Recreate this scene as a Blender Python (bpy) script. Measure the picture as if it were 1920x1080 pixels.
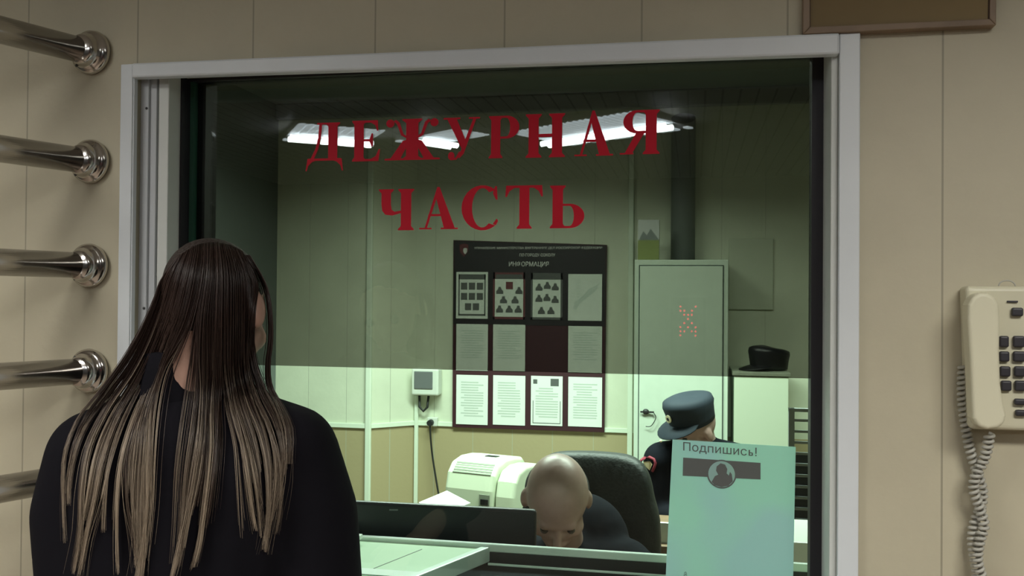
import bpy, bmesh, math, random
import numpy as np
from mathutils import Vector, Matrix, Euler
from mathutils.bvhtree import BVHTree
random.seed(7)
for o in list(bpy.data.objects): bpy.data.objects.remove(o)
S = bpy.context.scene
C = S.collection
pi = math.pi

# ------------------------------------------------------------ camera
CAM = Vector((1.345, -1.624, 1.6)); FPX = 1700.0
CM = Matrix.Rotation(math.atan(FPX/8442), 3, 'Z') @ Matrix.Rotation(pi/2+math.atan(20/FPX), 3, 'X') @ Matrix.Rotation(.0083, 3, 'Z')
cd = bpy.data.cameras.new('camera'); cam = bpy.data.objects.new('camera', cd); C.objects.link(cam)
cam.matrix_world = Matrix.Translation(CAM) @ CM.to_4x4()
cd.sensor_width = 36; cd.lens = FPX/1920*36; cd.clip_start = .02
S.camera = cam
S.view_settings.view_transform = 'Standard'; S.view_settings.look = 'None'
S.view_settings.exposure = 0; S.view_settings.gamma = 1; S.view_settings.use_curve_mapping = False
w = bpy.data.worlds.new('world'); S.world = w; w.use_nodes = True
w.node_tree.nodes['Background'].inputs[0].default_value = (.6, .62, .6, 1)
w.node_tree.nodes['Background'].inputs[1].default_value = .02

def area(name, loc, rot, sx, sy, power, col, spread=180):
    l = bpy.data.lights.new(name, 'AREA'); l.shape = 'RECTANGLE'; l.size = sx; l.size_y = sy
    l.energy = power; l.color = col; l.spread = math.radians(spread)
    o = bpy.data.objects.new(name, l); C.objects.link(o); o.location = loc; o.rotation_euler = rot
    return o
HALL = (1, .97, .90); DUTY = (.80, 1, .86)
area('hall_lamp_light', (-.55, -1.7, 2.70), (math.radians(8), 0, 0), 1.1, .5, 60, HALL, 132)
area('hall_lamp_light', (2.3, -1.7, 2.70), (math.radians(8), 0, 0), 1.1, .5, 51, HALL, 132)  # added fill lamp, no source known on this side of the hall
area('duty_lamp_light', (.2, 2.35, 2.70), (0, 0, 0), 1.1, .4, 82, DUTY, 150)
area('duty_lamp_light', (1.55, 2.0, 2.70), (0, 0, 0), 1.1, .4, 60, DUTY, 150)

# ------------------------------------------------------------ placing points seen in the photograph on planes of the place
def ray(px, py): return CM @ Vector(((px-960)/FPX, -(py-540)/FPX, -1))
def R(px, py, Z): return CAM + ray(px, py)*Z
def W(px, py, y):
    d = ray(px, py); return CAM + d*((y-CAM.y)/d.y)
def H(px, py, z):
    d = ray(px, py); return CAM + d*((z-CAM.z)/d.z)

# ------------------------------------------------------------ materials
def mat(name, col, rough=.6, metal=0, noise=0, nscale=20, bump=0, bscale=60, emit=0, spec=.5, sheen=0):
    m = bpy.data.materials.new(name); m.use_nodes = True; nt = m.node_tree; b = nt.nodes['Principled BSDF']
    b.inputs['Base Color'].default_value = (*col, 1); b.inputs['Roughness'].default_value = rough
    b.inputs['Metallic'].default_value = metal; b.inputs['Specular IOR Level'].default_value = spec
    if sheen: b.inputs['Sheen Weight'].default_value = sheen
    if emit:
        b.inputs['Emission Color'].default_value = (*col, 1); b.inputs['Emission Strength'].default_value = emit
    tc = nt.nodes.new('ShaderNodeTexCoord')
    if noise:
        n = nt.nodes.new('ShaderNodeTexNoise'); n.inputs['Scale'].default_value = nscale; n.inputs['Detail'].default_value = 4
        nt.links.new(tc.outputs['Object'], n.inputs['Vector'])
        r = nt.nodes.new('ShaderNodeValToRGB'); r.color_ramp.elements[0].position = .3; r.color_ramp.elements[1].position = .7
        r.color_ramp.elements[0].color = (*[c*(1-noise) for c in col], 1); r.color_ramp.elements[1].color = (*[min(1, c*(1+noise)) for c in col], 1)
        nt.links.new(n.outputs[0], r.inputs[0]); nt.links.new(r.outputs[0], b.inputs['Base Color'])
    if bump:
        n = nt.nodes.new('ShaderNodeTexNoise'); n.inputs['Scale'].default_value = bscale; n.inputs['Detail'].default_value = 3
        nt.links.new(tc.outputs['Object'], n.inputs['Vector'])
        bp = nt.nodes.new('ShaderNodeBump'); bp.inputs['Strength'].default_value = bump; bp.inputs['Distance'].default_value = .01
        nt.links.new(n.outputs[0], bp.inputs['Height']); nt.links.new(bp.outputs[0], b.inputs['Normal'])
    return m

def panel_mat(name, col, pitch, seam=.0022, dark=.45, low=None, split=.8, rough=.55, off=0.0, axis=0):
    """plastic wall panels: a narrow seam every <pitch> metres along the wall; optionally a browner lower part"""
    m = mat(name, col, rough, bump=.08, bscale=40); nt = m.node_tree; b = nt.nodes['Principled BSDF']
    N = nt.nodes.new; L = nt.links.new
    g = N('ShaderNodeNewGeometry'); s = N('ShaderNodeSeparateXYZ'); L(g.outputs['Position'], s.inputs[0])
    a = N('ShaderNodeMath'); a.operation = 'ADD'; a.inputs[1].default_value = 50*pitch+seam/2-off; L(s.outputs[axis], a.inputs[0])
    mo = N('ShaderNodeMath'); mo.operation = 'MODULO'; mo.inputs[1].default_value = pitch; L(a.outputs[0], mo.inputs[0])
    lt = N('ShaderNodeMath'); lt.operation = 'LESS_THAN'; lt.inputs[1].default_value = seam; L(mo.outputs[0], lt.inputs[0])
    n = N('ShaderNodeTexNoise'); n.inputs['Scale'].default_value = 3; n.inputs['Detail'].default_value = 8; n.inputs['Roughness'].default_value = .65
    L(g.outputs['Position'], n.inputs['Vector'])
    r = N('ShaderNodeValToRGB'); r.color_ramp.elements[0].position = .3; r.color_ramp.elements[1].position = .75
    r.color_ramp.elements[0].color = (*[c*.90 for c in col], 1); r.color_ramp.elements[1].color = (*[c*1.06 for c in col], 1)
    L(n.outputs[0], r.inputs[0]); out = r.outputs[0]
    if low:
        l2 = N('ShaderNodeMath'); l2.operation = 'LESS_THAN'; l2.inputs[1].default_value = split; L(s.outputs[2], l2.inputs[0])
        mx = N('ShaderNodeMix'); mx.data_type = 'RGBA'; L(l2.outputs[0], mx.inputs[0]); L(out, mx.inputs[6]); mx.inputs[7].default_value = (*low, 1)
        out = mx.outputs[2]
    mx = N('ShaderNodeMix'); mx.data_type = 'RGBA'; L(lt.outputs[0], mx.inputs[0]); L(out, mx.inputs[6]); mx.inputs[7].default_value = (*[c*dark for c in col], 1)
    L(mx.outputs[2], b.inputs['Base Color'])
    return m

def glass_mat(name, tint, ior):
    m = bpy.data.materials.new(name); m.use_nodes = True; nt = m.node_tree; nt.nodes.clear(); N = nt.nodes.new; L = nt.links.new
    o = N('ShaderNodeOutputMaterial'); mx = N('ShaderNodeMixShader'); t = N('ShaderNodeBsdfTransparent'); g = N('ShaderNodeBsdfGlossy')
    f = N('ShaderNodeFresnel'); f.inputs[0].default_value = ior
    t.inputs[0].default_value = (*tint, 1); g.inputs['Roughness'].default_value = .0; g.inputs[0].default_value = (.9, .95, .95, 1)
    L(f.outputs[0], mx.inputs[0]); L(t.outputs[0], mx.inputs[1]); L(g.outputs[0], mx.inputs[2]); L(mx.outputs[0], o.inputs[0])
    return m

M = dict(
 wall=panel_mat('beige_panels', (.53, .485, .355), .25, .0032, .62), duty=panel_mat('duty_panels', (.66, .70, .55), .25, .003, .6, (.40, .335, .19), .80),
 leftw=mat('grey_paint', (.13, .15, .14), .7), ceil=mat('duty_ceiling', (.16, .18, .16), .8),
 hallceil=panel_mat('ribbed_white', (.62, .62, .60), .1, .012, .55), floor=mat('brown_floor_tile', (.22, .17, .13), .5, noise=.2),
 hallwall=mat('hall_back_wall', (.12, .12, .11), .7), white=mat('white_plastic', (.70, .735, .76), .35, noise=.03, nscale=9), jamb=mat('jamb_plastic', (.62, .64, .61), .4, noise=.05, nscale=6),
 jambg=mat('grey_channel', (.50, .52, .54), .4), gasket=mat('black_gasket', (.012, .010, .014), .5), edge=mat('green_glass_edge', (.03, .09, .06), .25),
 screw=mat('dark_screw', (.05, .05, .05), .5), chrome=mat('chrome', (.60, .57, .54), .17, 1), red=mat('red_vinyl', (.50, .006, .022), .6, spec=.2),
 wood=mat('oak_frame', (.25, .175, .115), .5, noise=.2, nscale=9), brown=mat('ochre_board', (.20, .135, .048), .6, noise=.12, nscale=3), line=mat('dark_line', (.05, .025, .015), .7),
 phone=mat('cream_plastic', (.66, .63, .47), .38), phonelo=mat('cream_handset', (.72, .69, .52), .35), key=mat('grey_keys', (.035, .033, .040), .45), coil=mat('grey_coil', (.44, .43, .38), .45),
 jacket=mat('black_wool', (.0055, .0050, .0075), .9, bump=.25, bscale=18, spec=.12), trousers=mat('black_trousers', (.012, .012, .014), .9, spec=.2), shoe=mat('black_shoe', (.01, .01, .01), .3),
 skin=mat('skin', (.42, .25, .19), .55, noise=.06, nscale=30), skin2=mat('weathered_skin', (.38, .245, .215), .42, noise=.10, nscale=25), eye=mat('eye', (.05, .04, .035), .2), stub=mat('short_grey_hair', (.055, .05, .05), .8, bump=.5, bscale=300),
 uniform=mat('navy_uniform', (.007, .008, .012), .9, bump=.3, bscale=14, spec=.08), capm=mat('navy_cap', (.020, .028, .040), .75, spec=.3), badge=mat('cream_badge', (.75, .68, .45), .5), redp=mat('maroon_piping', (.22, .02, .04), .7), gold=mat('brass_pin', (.7, .5, .2), .35, .8),
 leather=mat('black_leather', (.011, .013, .011), .55, bump=.2, bscale=80), blackp=mat('black_plastic', (.008, .008, .010), .4), mono=mat('grey_print', (.14, .15, .15), .4),
 steel=mat('grey_enamel', (.52, .60, .50), .4, noise=.03), steeld=mat('grey_enamel_gap', (.06, .08, .07), .7), pale=mat('pale_laminate', (.50, .56, .43), .5), rail=mat('white_trim', (.72, .80, .66), .4),
 ac=mat('cream_appliance', (.60, .66, .50), .35), acg=mat('grey_grille', (.22, .25, .19), .6), elec=mat('white_box', (.66, .70, .62), .35), cable=mat('black_cable', (.015, .015, .015), .5),
 paper=mat('white_paper', (.74, .78, .73), .8), paper2=mat('off_white_paper', (.64, .69, .62), .8), ink=mat('faint_print', (.50, .56, .50), .9), ink2=mat('dark_print', (.10, .105, .10), .9), maroon=mat('maroon_board', (.042, .009, .015), .5), blk=mat('black_board', (.016, .013, .016), .45), lett=mat('white_letters', (.6, .6, .58), .6), redink=mat('red_print', (.13, .035, .04), .7),
 counter=mat('pale_green_counter', (.46, .60, .42), .35), crail=mat('aluminium_edge', (.62, .68, .64), .3, .3), recess=mat('dark_tray', (.03, .045, .035), .45), desk=mat('brown_desk', (.20, .13, .08), .5, noise=.15),
 chart=mat('chart_paper', (.56, .60, .47), .6), duct=mat('mid_grey', (.19, .21, .20), .6), green=mat('green_card', (.22, .26, .08), .6), cardtop=mat('white_card', (.5, .52, .50), .6),
 tube=mat('lamp_tube', (1, 1, 1), .5, emit=30), lens=mat('lamp_lens', (.95, 1, .96), .5, emit=3), rib=mat('lit_ceiling_glow', (.90, .95, 1), .5, emit=3.5), led=mat('red_led', (1, 0, .05), .5, emit=7), house=mat('lamp_housing', (.75, .75, .75), .5),
)
pm = mat('turquoise_sheet', (.30, .58, .52), .7)
pb = pm.node_tree.nodes['Principled BSDF']; pb.inputs['Transmission Weight'].default_value = 0
def translucent_sheet():
    nt = pm.node_tree; N = nt.nodes.new; L = nt.links.new
    g = N('ShaderNodeNewGeometry'); n = N('ShaderNodeTexNoise'); n.inputs['Scale'].default_value = 7; n.inputs['Detail'].default_value = 1; L(g.outputs['Position'], n.inputs['Vector'])
    r = N('ShaderNodeValToRGB'); r.color_ramp.elements[0].position = .40; r.color_ramp.elements[0].color = (.48, .74, .64, 1); r.color_ramp.elements[1].position = .62; r.color_ramp.elements[1].color = (.48, .69, .67, 1)
    L(n.outputs[0], r.inputs[0]); L(r.outputs[0], pb.inputs['Base Color'])
    t = N('ShaderNodeBsdfTranslucent'); L(r.outputs[0], t.inputs[0])
    mx = N('ShaderNodeMixShader'); mx.inputs[0].default_value = .5; L(pb.outputs[0], mx.inputs[1]); L(t.outputs[0], mx.inputs[2]); L(mx.outputs[0], nt.nodes['Material Output'].inputs[0])
translucent_sheet(); M['sheet'] = pm
M['glass'] = glass_mat('clear_glass', (.95, .985, .96), 1.45); M['film'] = glass_mat('dark_film', (.475, .455, .44), 1.10)

# hair: each strand carries its own dye colour (dark roots, ash blond ends)
hm = bpy.data.materials.new('ombre_hair'); hm.use_nodes = True; nt = hm.node_tree; hb = nt.nodes['Principled BSDF']
at = nt.nodes.new('ShaderNodeAttribute'); at.attribute_name = 'dye'; nt.links.new(at.outputs['Color'], hb.inputs['Base Color'])
hb.inputs['Roughness'].default_value = .38; hb.inputs['Specular IOR Level'].default_value = .5; M['hair'] = hm
M['haircap'] = mat('brown_hair_roots', (.022, .013, .010), .6, bump=.6, bscale=200)

# ------------------------------------------------------------ mesh building
class MB:
    def __init__(s): s.bm = bmesh.new()
    def box(s, x0, x1, y0, y1, z0, z1, mi=0, mtx=None):
        vs = [s.bm.verts.new(v) for v in [(x0,y0,z0),(x1,y0,z0),(x1,y1,z0),(x0,y1,z0),(x0,y0,z1),(x1,y0,z1),(x1,y1,z1),(x0,y1,z1)]]
        if mtx: [setattr(v, 'co', mtx @ v.co) for v in vs]
        for f in [(3,2,1,0),(4,5,6,7),(0,1,5,4),(1,2,6,5),(2,3,7,6),(3,0,4,7)]:
            s.bm.faces.new([vs[i] for i in f]).material_index = mi
        return s
    def prism(s, pts, n, mi=0):
        """closed outline pts (Vectors) pushed along n"""
        n = Vector(n); a = [s.bm.verts.new(p) for p in pts]; b = [s.bm.verts.new(Vector(p)+n) for p in pts]
        k = len(pts); s.bm.faces.new(a[::-1]).material_index = mi; s.bm.faces.new(b).material_index = mi
        for i in range(k): s.bm.faces.new([a[i], a[(i+1)%k], b[(i+1)%k], b[i]]).material_index = mi
        return s
    def tube(s, pts, rad, seg=12, mi=0, caps=True):
        pts = [Vector(p) for p in pts]; k = len(pts); rr = rad if isinstance(rad, (list, tuple)) else [rad]*k
        t0 = (pts[1]-pts[0]).normalized(); up = Vector((0,0,1)) if abs(t0.z) < .9 else Vector((1,0,0)); nx = t0.cross(up).normalized(); rings = []
        for i, p in enumerate(pts):
            t = (pts[min(i+1,k-1)]-pts[max(i-1,0)]).normalized()
            nx = (nx - t*nx.dot(t)).normalized(); ny = t.cross(nx)
            rings.append([s.bm.verts.new(p+(nx*math.cos(2*pi*j/seg)+ny*math.sin(2*pi*j/seg))*rr[i]) for j in range(seg)])
        for i in range(k-1):
            for j in range(seg):
                f = s.bm.faces.new([rings[i][j], rings[i][(j+1)%seg], rings[i+1][(j+1)%seg], rings[i+1][j]]); f.material_index = mi; f.smooth = True
        if caps:
            s.bm.faces.new(rings[0][::-1]).material_index = mi; s.bm.faces.new(rings[-1]).material_index = mi
        return s
    def capsule(s, p0, r0, p1, r1, seg=16):
        p0 = Vector(p0); p1 = Vector(p1); d = (p1-p0); L = max(d.length, 1e-4); u = d/L; pts = []; rr = []
        for i in range(5): a = pi/2*(i+.15)/5; pts.append(p0-u*r0*math.cos(a)); rr.append(r0*math.sin(a))
        for i in range(7): t = i/6; pts.append(p0+d*t); rr.append(r0+(r1-r0)*t)
        for i in range(4, -1, -1): a = pi/2*(i+.15)/5; pts.append(p1+u*r1*math.cos(a)); rr.append(r1*math.sin(a))
        return s.tube(pts, rr, seg)
    def ell(s, c, r, mtx=None, seg=24, mi=0):
        m = Matrix.Translation(c) @ (mtx.to_4x4() if mtx else Matrix()) @ Matrix.Diagonal((*r, 1))
        g = bmesh.ops.create_uvsphere(s.bm, u_segments=seg, v_segments=seg//2, radius=1, matrix=m)
        for v in g['verts']:
            for f in v.link_faces: f.smooth = True; f.material_index = mi
        return s
    def build(s, name, mats, parent=None, bevel=0, seg=2, sub=0, smooth=False):
        bmesh.ops.recalc_face_normals(s.bm, faces=s.bm.faces)
        me = bpy.data.meshes.new(name); s.bm.to_mesh(me); s.bm.free()
        for m in (mats if isinstance(mats, (list, tuple)) else [mats]): me.materials.append(M[m])
        o = bpy.data.objects.new(name, me); C.objects.link(o)
        if smooth: me.polygons.foreach_set('use_smooth', [True]*len(me.polygons))
        if bevel:
            b = o.modifiers.new('b', 'BEVEL'); b.width = bevel; b.segments = seg; b.limit_method = 'ANGLE'
        if sub:
            b = o.modifiers.new('s', 'SUBSURF'); b.levels = b.render_levels = sub
        if parent: o.parent = parent; o.matrix_parent_inverse = Matrix.Translation(parent.location).inverted()
        return o

def tag(o, label, cat, group=None):
    o['label'] = label; o['category'] = cat
    if group: o['group'] = group
    return o
def thing(name, loc, label, cat, group=None):
    o = bpy.data.objects.new(name, None); C.objects.link(o); o.location = loc; o.empty_display_size = .1
    return tag(o, label, cat, group)
def struct(o): o['kind'] = 'structure'; return o

def blob(name, prims, material, parent, voxel=.008, smooth=6):
    """one continuous skin grown over tapered limbs"""
    mb = MB()
    for p in prims:
        if p[0] == 'c': mb.capsule(p[1], p[2], p[3], p[4])
        else: mb.ell(p[1], p[2], p[3] if len(p) > 3 else None)
    o = mb.build(name, material)
    r = o.modifiers.new('r', 'REMESH'); r.mode = 'VOXEL'; r.voxel_size = voxel; r.use_smooth_shade = True
    sm = o.modifiers.new('s', 'SMOOTH'); sm.iterations = smooth; sm.factor = .5
    me = bpy.data.meshes.new_from_object(o.evaluated_get(bpy.context.evaluated_depsgraph_get()))
    me.name = name; old = o.data; o.modifiers.clear(); o.data = me; bpy.data.meshes.remove(old)
    me.polygons.foreach_set('use_smooth', [True]*len(me.polygons))
    if not me.materials: me.materials.append(M[material])
    if parent: o.parent = parent; o.matrix_parent_inverse = Matrix.Translation(parent.location).inverted()
    return o

# ============================================================ SETTING
WX0, WX1, WZ0, WZ1 = .251, 1.585, 1.0, 2.052      # opening in the front wall
mb = MB()
mb.box(-3, WX0, 0, .14, 0, 3); mb.box(WX1, 4.2, 0, .14, 0, 3); mb.box(WX0, WX1, 0, .14, 0, WZ0); mb.box(WX0, WX1, 0, .14, WZ1, 3)
struct(mb.build('wall_front', 'wall'))
struct(MB().box(-3, 4.2, -7.2, 0, -.1, 0).box(-1.22, 3.6, 0, 3.95, -.1, 0).build('floor', 'floor'))
struct(MB().box(-3, 4.2, -7.2, 0, 2.8, 2.9).build('ceiling_hall', 'hallceil'))
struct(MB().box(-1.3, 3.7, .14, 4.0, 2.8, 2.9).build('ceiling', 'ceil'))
struct(MB().box(-3, 4.2, -7.3, -7.2, 0, 2.8).build('wall_hall_back', 'hallwall'))
struct(MB().box(-3.1, -3, -7.2, .14, 0, 2.8).build('wall_hall_left', 'hallwall'))
struct(MB().box(4.2, 4.3, -7.2, .14, 0, 2.8).build('wall_hall_right', 'hallwall'))
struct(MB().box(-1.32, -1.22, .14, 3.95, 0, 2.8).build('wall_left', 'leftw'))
struct(MB().box(3.6, 3.7, .14, 3.95, 0, 2.8).build('wall_right', 'duty'))
mb = MB(); mb.prism([Vector(p) for p in [(-1.22,3.65,0),(-.60,3.65,0),(-.375,3.86,0),(3.6,3.86,0),(3.6,3.96,0),(-1.22,3.96,0)]], (0,0,2.8))
struct(mb.build('wall_back', 'duty'))
mb = MB()
for a, b in (((-1.22,3.648),(-.60,3.648)), ((-.60,3.648),(-.375,3.858)), ((-.375,3.858),(.955,3.858))):
    a = Vector((*a, .80)); b = Vector((*b, .80)); d = (b-a).normalized(); n = Vector((d.y, -d.x, 0))*.012
    mb.prism([a, b, b+n, a+n], (0, 0, .028))
struct(mb.build('trim_1', 'rail', bevel=.002))
struct(MB().box(-.622, -.585, 3.628, 3.652, 0, 2.8).build('trim_2', 'rail', bevel=.006))
struct(MB().box(.955, .985, 3.835, 3.858, 0, 2.8).build('trim_3', 'rail', bevel=.004))
struct(MB().box(-1.22, 3.6, 3.60, 3.645, 2.70, 2.80).build('trim_4', 'ceil', bevel=.01))

# ------------------------------------------------------------ the reception window
win = bpy.data.objects.new('window_1', None); C.objects.link(win); win.location = (WX0, 0, WZ0); struct(win)
GY = .10
mb = MB(); mb.box(.2225, .249, -.014, 0, 1.0, 2.060); mb.box(.249, .252, -.012, .0, 1.0, 2.058)
mb.build('side_trim', 'white', win, .002)
mb = MB(); mb.box(1.5835, 1.617, -.014, 0, 1.0, 2.054); mb.build('side_trim', 'white', win, .002)
mb = MB(); mb.prism([Vector(p) for p in [(.249, -.02, 2.031), (1.583, -.02, 2.0175), (1.583, -.02, 2.054), (.249, -.02, 2.060)]], (0, .022, 0))
mb.build('head_trim', 'white', win, .004)
mb = MB(); mb.box(.2505, .268, .012, .1, 1.0, 2.05); mb.box(.268, .282, .018, .1, 1.0, 2.05)
mb.build('jamb', 'jambg', win, .001)
mb = MB(); mb.box(.282, .2865, .024, .125, 1.0, 2.05); mb.box(.2865, .309, .018, .125, 1.0, 2.05); mb.build('sash_frame', 'jamb', win, .002)
mb = MB(); mb.box(1.572, 1.584, 0, .1, 1.0, 2.05); mb.build('jamb', 'jamb', win, .002)
mb = MB(); mb.box(.252, 1.584, .085, .13, 2.046, 2.0515); mb.build('head_jamb', 'gasket', win)
mb = MB(); mb.box(.309, .313, .06, .13, 1.0, 2.05); mb.box(.322, .340, .105, .15, 1.0, 2.05); mb.build('gasket', 'gasket', win)
mb = MB(); mb.box(.313, .322, .09, .14, 1.0, 2.05); mb.build('glass_edge', 'edge', win)
mb = MB(); mb.box(1.552, 1.572, .092, .13, 1.0, 2.05); mb.build('gasket', 'gasket', win)
mb = MB(); mb.box(.279, 1.553, GY, GY+.004, 1.0, 2.046); mb.build('pane', 'glass', win)
mb = MB(); mb.box(.279, 1.553, GY+.0046, GY+.005, 1.459, 2.046); mb.build('tint_film', 'film', win)
mb = MB(); mb.box(.20, 1.64, -.13, .135, .97, 1.0); mb.build('sill', 'white', win, .004)
for py in (201, 578):
    p = W(266, py, .0); q = Vector((.264, .011, p.z))
    MB().ell(q, (.0028, .0015, .0028), seg=10).build('screw', 'screw', win)

# ------------------------------------------------------------ lettering on the glass (serif capitals drawn as outlines, unit box)
def ellarc(cx, cy, rx, ry, ri, rj, a0, a1, n=18):
    """crescent stroke between outer (rx,ry) and inner (ri,rj) ellipses, degrees"""
    o = [(cx+rx*math.cos(math.radians(a0+(a1-a0)*i/n)), cy+ry*math.sin(math.radians(a0+(a1-a0)*i/n))) for i in range(n+1)]
    q = [(cx+ri*math.cos(math.radians(a0+(a1-a0)*i/n)), cy+rj*math.sin(math.radians(a0+(a1-a0)*i/n))) for i in range(n+1)]
    return [[o[i], o[i+1], q[i+1], q[i]] for i in range(n)]
def serif(x0, x1, y, up, e=.07, h=.028):
    """bracketed serif on a stem x0..x1; up=+1: foot at y, -1: head at y"""
    d = up
    return [[(x0-e, y), (x1+e, y), (x1+e, y+d*h), (x1, y+d*.10), (x0, y+d*.10), (x0-e, y+d*h)]]
def stem(x0, x1, y0=0, y1=1, foot=True, head=True, e=.07):
    q = [[(x0, y0), (x1, y0), (x1, y1), (x0, y1)]]
    if foot: q += serif(x0, x1, y0, 1, e)
    if head: q += serif(x0, x1, y1, -1, e)
    return q
def Q(*p): return [list(p)]
LET = {
 'Д': stem(.60, .84, .0, 1, False, True) + Q((.30,1),(.62,1),(.62,.955),(.30,.955)) + Q((.36,.97),(.43,.97),(.40,.60),(.33,.30),(.22,.05),(.13,.05),(.26,.32),(.33,.62)) + Q((.06,.06),(.94,.06),(.94,.0),(.06,.0)) + Q((0,-.27),(.03,-.27),(.07,-.13),(.17,-.03),(.26,0),(.26,.05),(.05,.05)) + Q((1,-.27),(.97,-.27),(.93,-.13),(.83,-.03),(.74,0),(.74,.05),(.96,.05)),
 'Е': stem(.17, .47) + Q((.40,1),(.92,1),(.94,.74),(.90,.74),(.84,.88),(.70,.945),(.40,.945)) + Q((.40,0),(.95,0),(1,.29),(.96,.29),(.86,.12),(.70,.055),(.40,.055)) + Q((.45,.54),(.66,.54),(.73,.68),(.77,.68),(.77,.36),(.73,.36),(.66,.49),(.45,.49)),
 'Ж': stem(.39, .61) + Q((.45,.50),(.33,.47),(.11,.05),(.0,.04),(.0,0),(.34,0),(.34,.04),(.29,.05),(.45,.44)) + Q((.55,.50),(.67,.47),(.89,.05),(1,.04),(1,0),(.66,0),(.66,.04),(.71,.05),(.55,.44)) + Q((.42,.52),(.30,.60),(.22,.88),(.16,.95),(.20,.99),(.27,.92),(.34,.64),(.42,.56)) + Q((.58,.52),(.70,.60),(.78,.88),(.84,.95),(.80,.99),(.73,.92),(.66,.64),(.58,.56)) + [[(.10+.075*math.cos(a*pi/6), .90+.10*math.sin(a*pi/6)) for a in range(12)]] + [[(.90+.075*math.cos(a*pi/6), .90+.10*math.sin(a*pi/6)) for a in range(12)]],
 'У': Q((.10,.97),(.36,.97),(.66,.36),(.54,.20)) + Q((0,1),(.46,1),(.46,.96),(0,.96)) + Q((.70,1),(1,1),(1,.96),(.70,.96)) + Q((.82,.97),(.90,.97),(.56,.14),(.44,.03),(.38,.08),(.48,.20)) + Q((.48,.14),(.36,.0),(.20,-.01),(.20,.04),(.34,.05),(.44,.20)) + [[(.22+.09*math.cos(a*pi/6), .09+.10*math.sin(a*pi/6)) for a in range(12)]],
 'Р': stem(.14, .42) + Q((.35,1),(.62,1),(.62,.95),(.35,.95)) + Q((.35,.46),(.62,.46),(.62,.51),(.35,.51)) + ellarc(.60, .73, .40, .27, .12, .22, -90, 90),
 'Н': stem(.10, .34) + stem(.66, .90) + Q((.30,.54),(.70,.54),(.70,.47),(.30,.47)),
 'А': Q((.46,1),(.52,1),(.92,.03),(.64,.03),(.44,.72)) + Q((.46,1),(.49,.87),(.20,.03),(.14,.03)) + Q((.24,.36),(.64,.36),(.64,.31),(.22,.31)) + Q((0,0),(.32,0),(.32,.035),(0,.035)) + Q((.56,0),(1,0),(1,.035),(.56,.035)),
 'Я': stem(.62, .88) + Q((.38,1),(.68,1),(.68,.95),(.38,.95)) + Q((.38,.48),(.68,.48),(.68,.53),(.38,.53)) + ellarc(.42, .74, .34, .26, .12, .21, 90, 270) + Q((.40,.50),(.60,.50),(.30,.03),(.12,.03)) + Q((0,0),(.33,0),(.33,.035),(0,.035)),
 'Ч': stem(.62, .88) + stem(.12, .36, .62, 1, False, True) + Q((.12,.64),(.36,.64),(.38,.50),(.46,.45),(.64,.48),(.64,.42),(.40,.36),(.22,.38),(.14,.48)),
 'С': ellarc(.56, .5, .56, .515, .28, .45, 52, 308) + Q((.90,.99),(.94,.99),(.96,.68),(.92,.68),(.84,.82),(.86,.92)) + Q((.92,.10),(.98,.20),(.94,.25),(.84,.13)),
 'Т': stem(.38, .64, 0, 1, True, False) + Q((.02,1),(.98,1),(1,.74),(.96,.74),(.89,.87),(.76,.945),(.24,.945),(.11,.87),(.04,.74),(0,.74)),
 'Ь': stem(.14, .42) + Q((.35,.57),(.62,.57),(.62,.52),(.35,.52)) + Q((.35,0),(.62,0),(.62,.05),(.35,.05)) + ellarc(.60, .285, .40, .285, .12, .235, -90, 90),
}
def word(name, label, letters):
    p0 = W(letters[0][1], letters[0][4], GY); root = thing(name, (p0.x, GY-.001, p0.z), label, 'lettering')
    for ch, x0, x1, yt, yb in letters:
        a = W(x0, yb, GY-.001); b = W(x1, yt, GY-.001); mb = MB()
        for k, poly in enumerate(LET[ch]):
            mb.prism([Vector((a.x+(b.x-a.x)*u, GY-.0008-k*.00004, a.z+(b.z-a.z)*v)) for u, v in poly], (0, .0006, 0))
        mb.build('letter', 'red', root)
word('window_lettering', 'large red serif word ДЕЖУРНАЯ across the top of the glass', [('Д',573,644,229,302),('Е',654,713,225,303),('Ж',721,825,221,301),('У',831,900,219,300),('Р',912,974,216,297),('Н',983,1062,212,296),('А',1077,1150,206,293),('Я',1162,1241,205,290)])
word('window_lettering', 'shorter red serif word ЧАСТЬ on the glass, under the longer word', [('Ч',706,780,354,432),('А',786,859,350,430),('С',865,936,348,431),('Т',947,1018,347,429),('Ь',1026,1096,347,428)])

# ------------------------------------------------------------ text from the built-in font, as thin mesh on a wall-parallel plane
def text_mesh(s, x0, x1, z0, z1, y, material, name, parent, bold=.0, drop=0):
    c = bpy.data.curves.new('t', 'FONT'); c.body = s; c.size = 1; c.extrude = .0; c.offset = bold; c.resolution_u = 3
    o = bpy.data.objects.new('t', c); C.objects.link(o)
    me = bpy.data.meshes.new_from_object(o.evaluated_get(bpy.context.evaluated_depsgraph_get())); bpy.data.objects.remove(o)
    v = np.empty(3*len(me.vertices)); me.vertices.foreach_get('co', v); v = v.reshape(-1, 3); lo = v.min(0); hi = v.max(0)
    u = np.stack([x0+(v[:,0]-lo[0])/(hi[0]-lo[0])*(x1-x0), np.full(len(v), y), z0+(v[:,1]-lo[1])/(hi[1]-lo[1])*(z1-z0)], 1)
    u[:,2] -= drop*(u[:,0]-x0)/(x1-x0)
    me.vertices.foreach_set('co', u.ravel()); me.materials.clear(); me.materials.append(M[material]); me.name = name; me.polygons.foreach_set('use_smooth', [False]*len(me.polygons))
    ob = bpy.data.objects.new(name, me); C.objects.link(ob)
    if parent: ob.parent = parent; ob.matrix_parent_inverse = Matrix.Translation(parent.location).inverted()
    return ob

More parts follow.
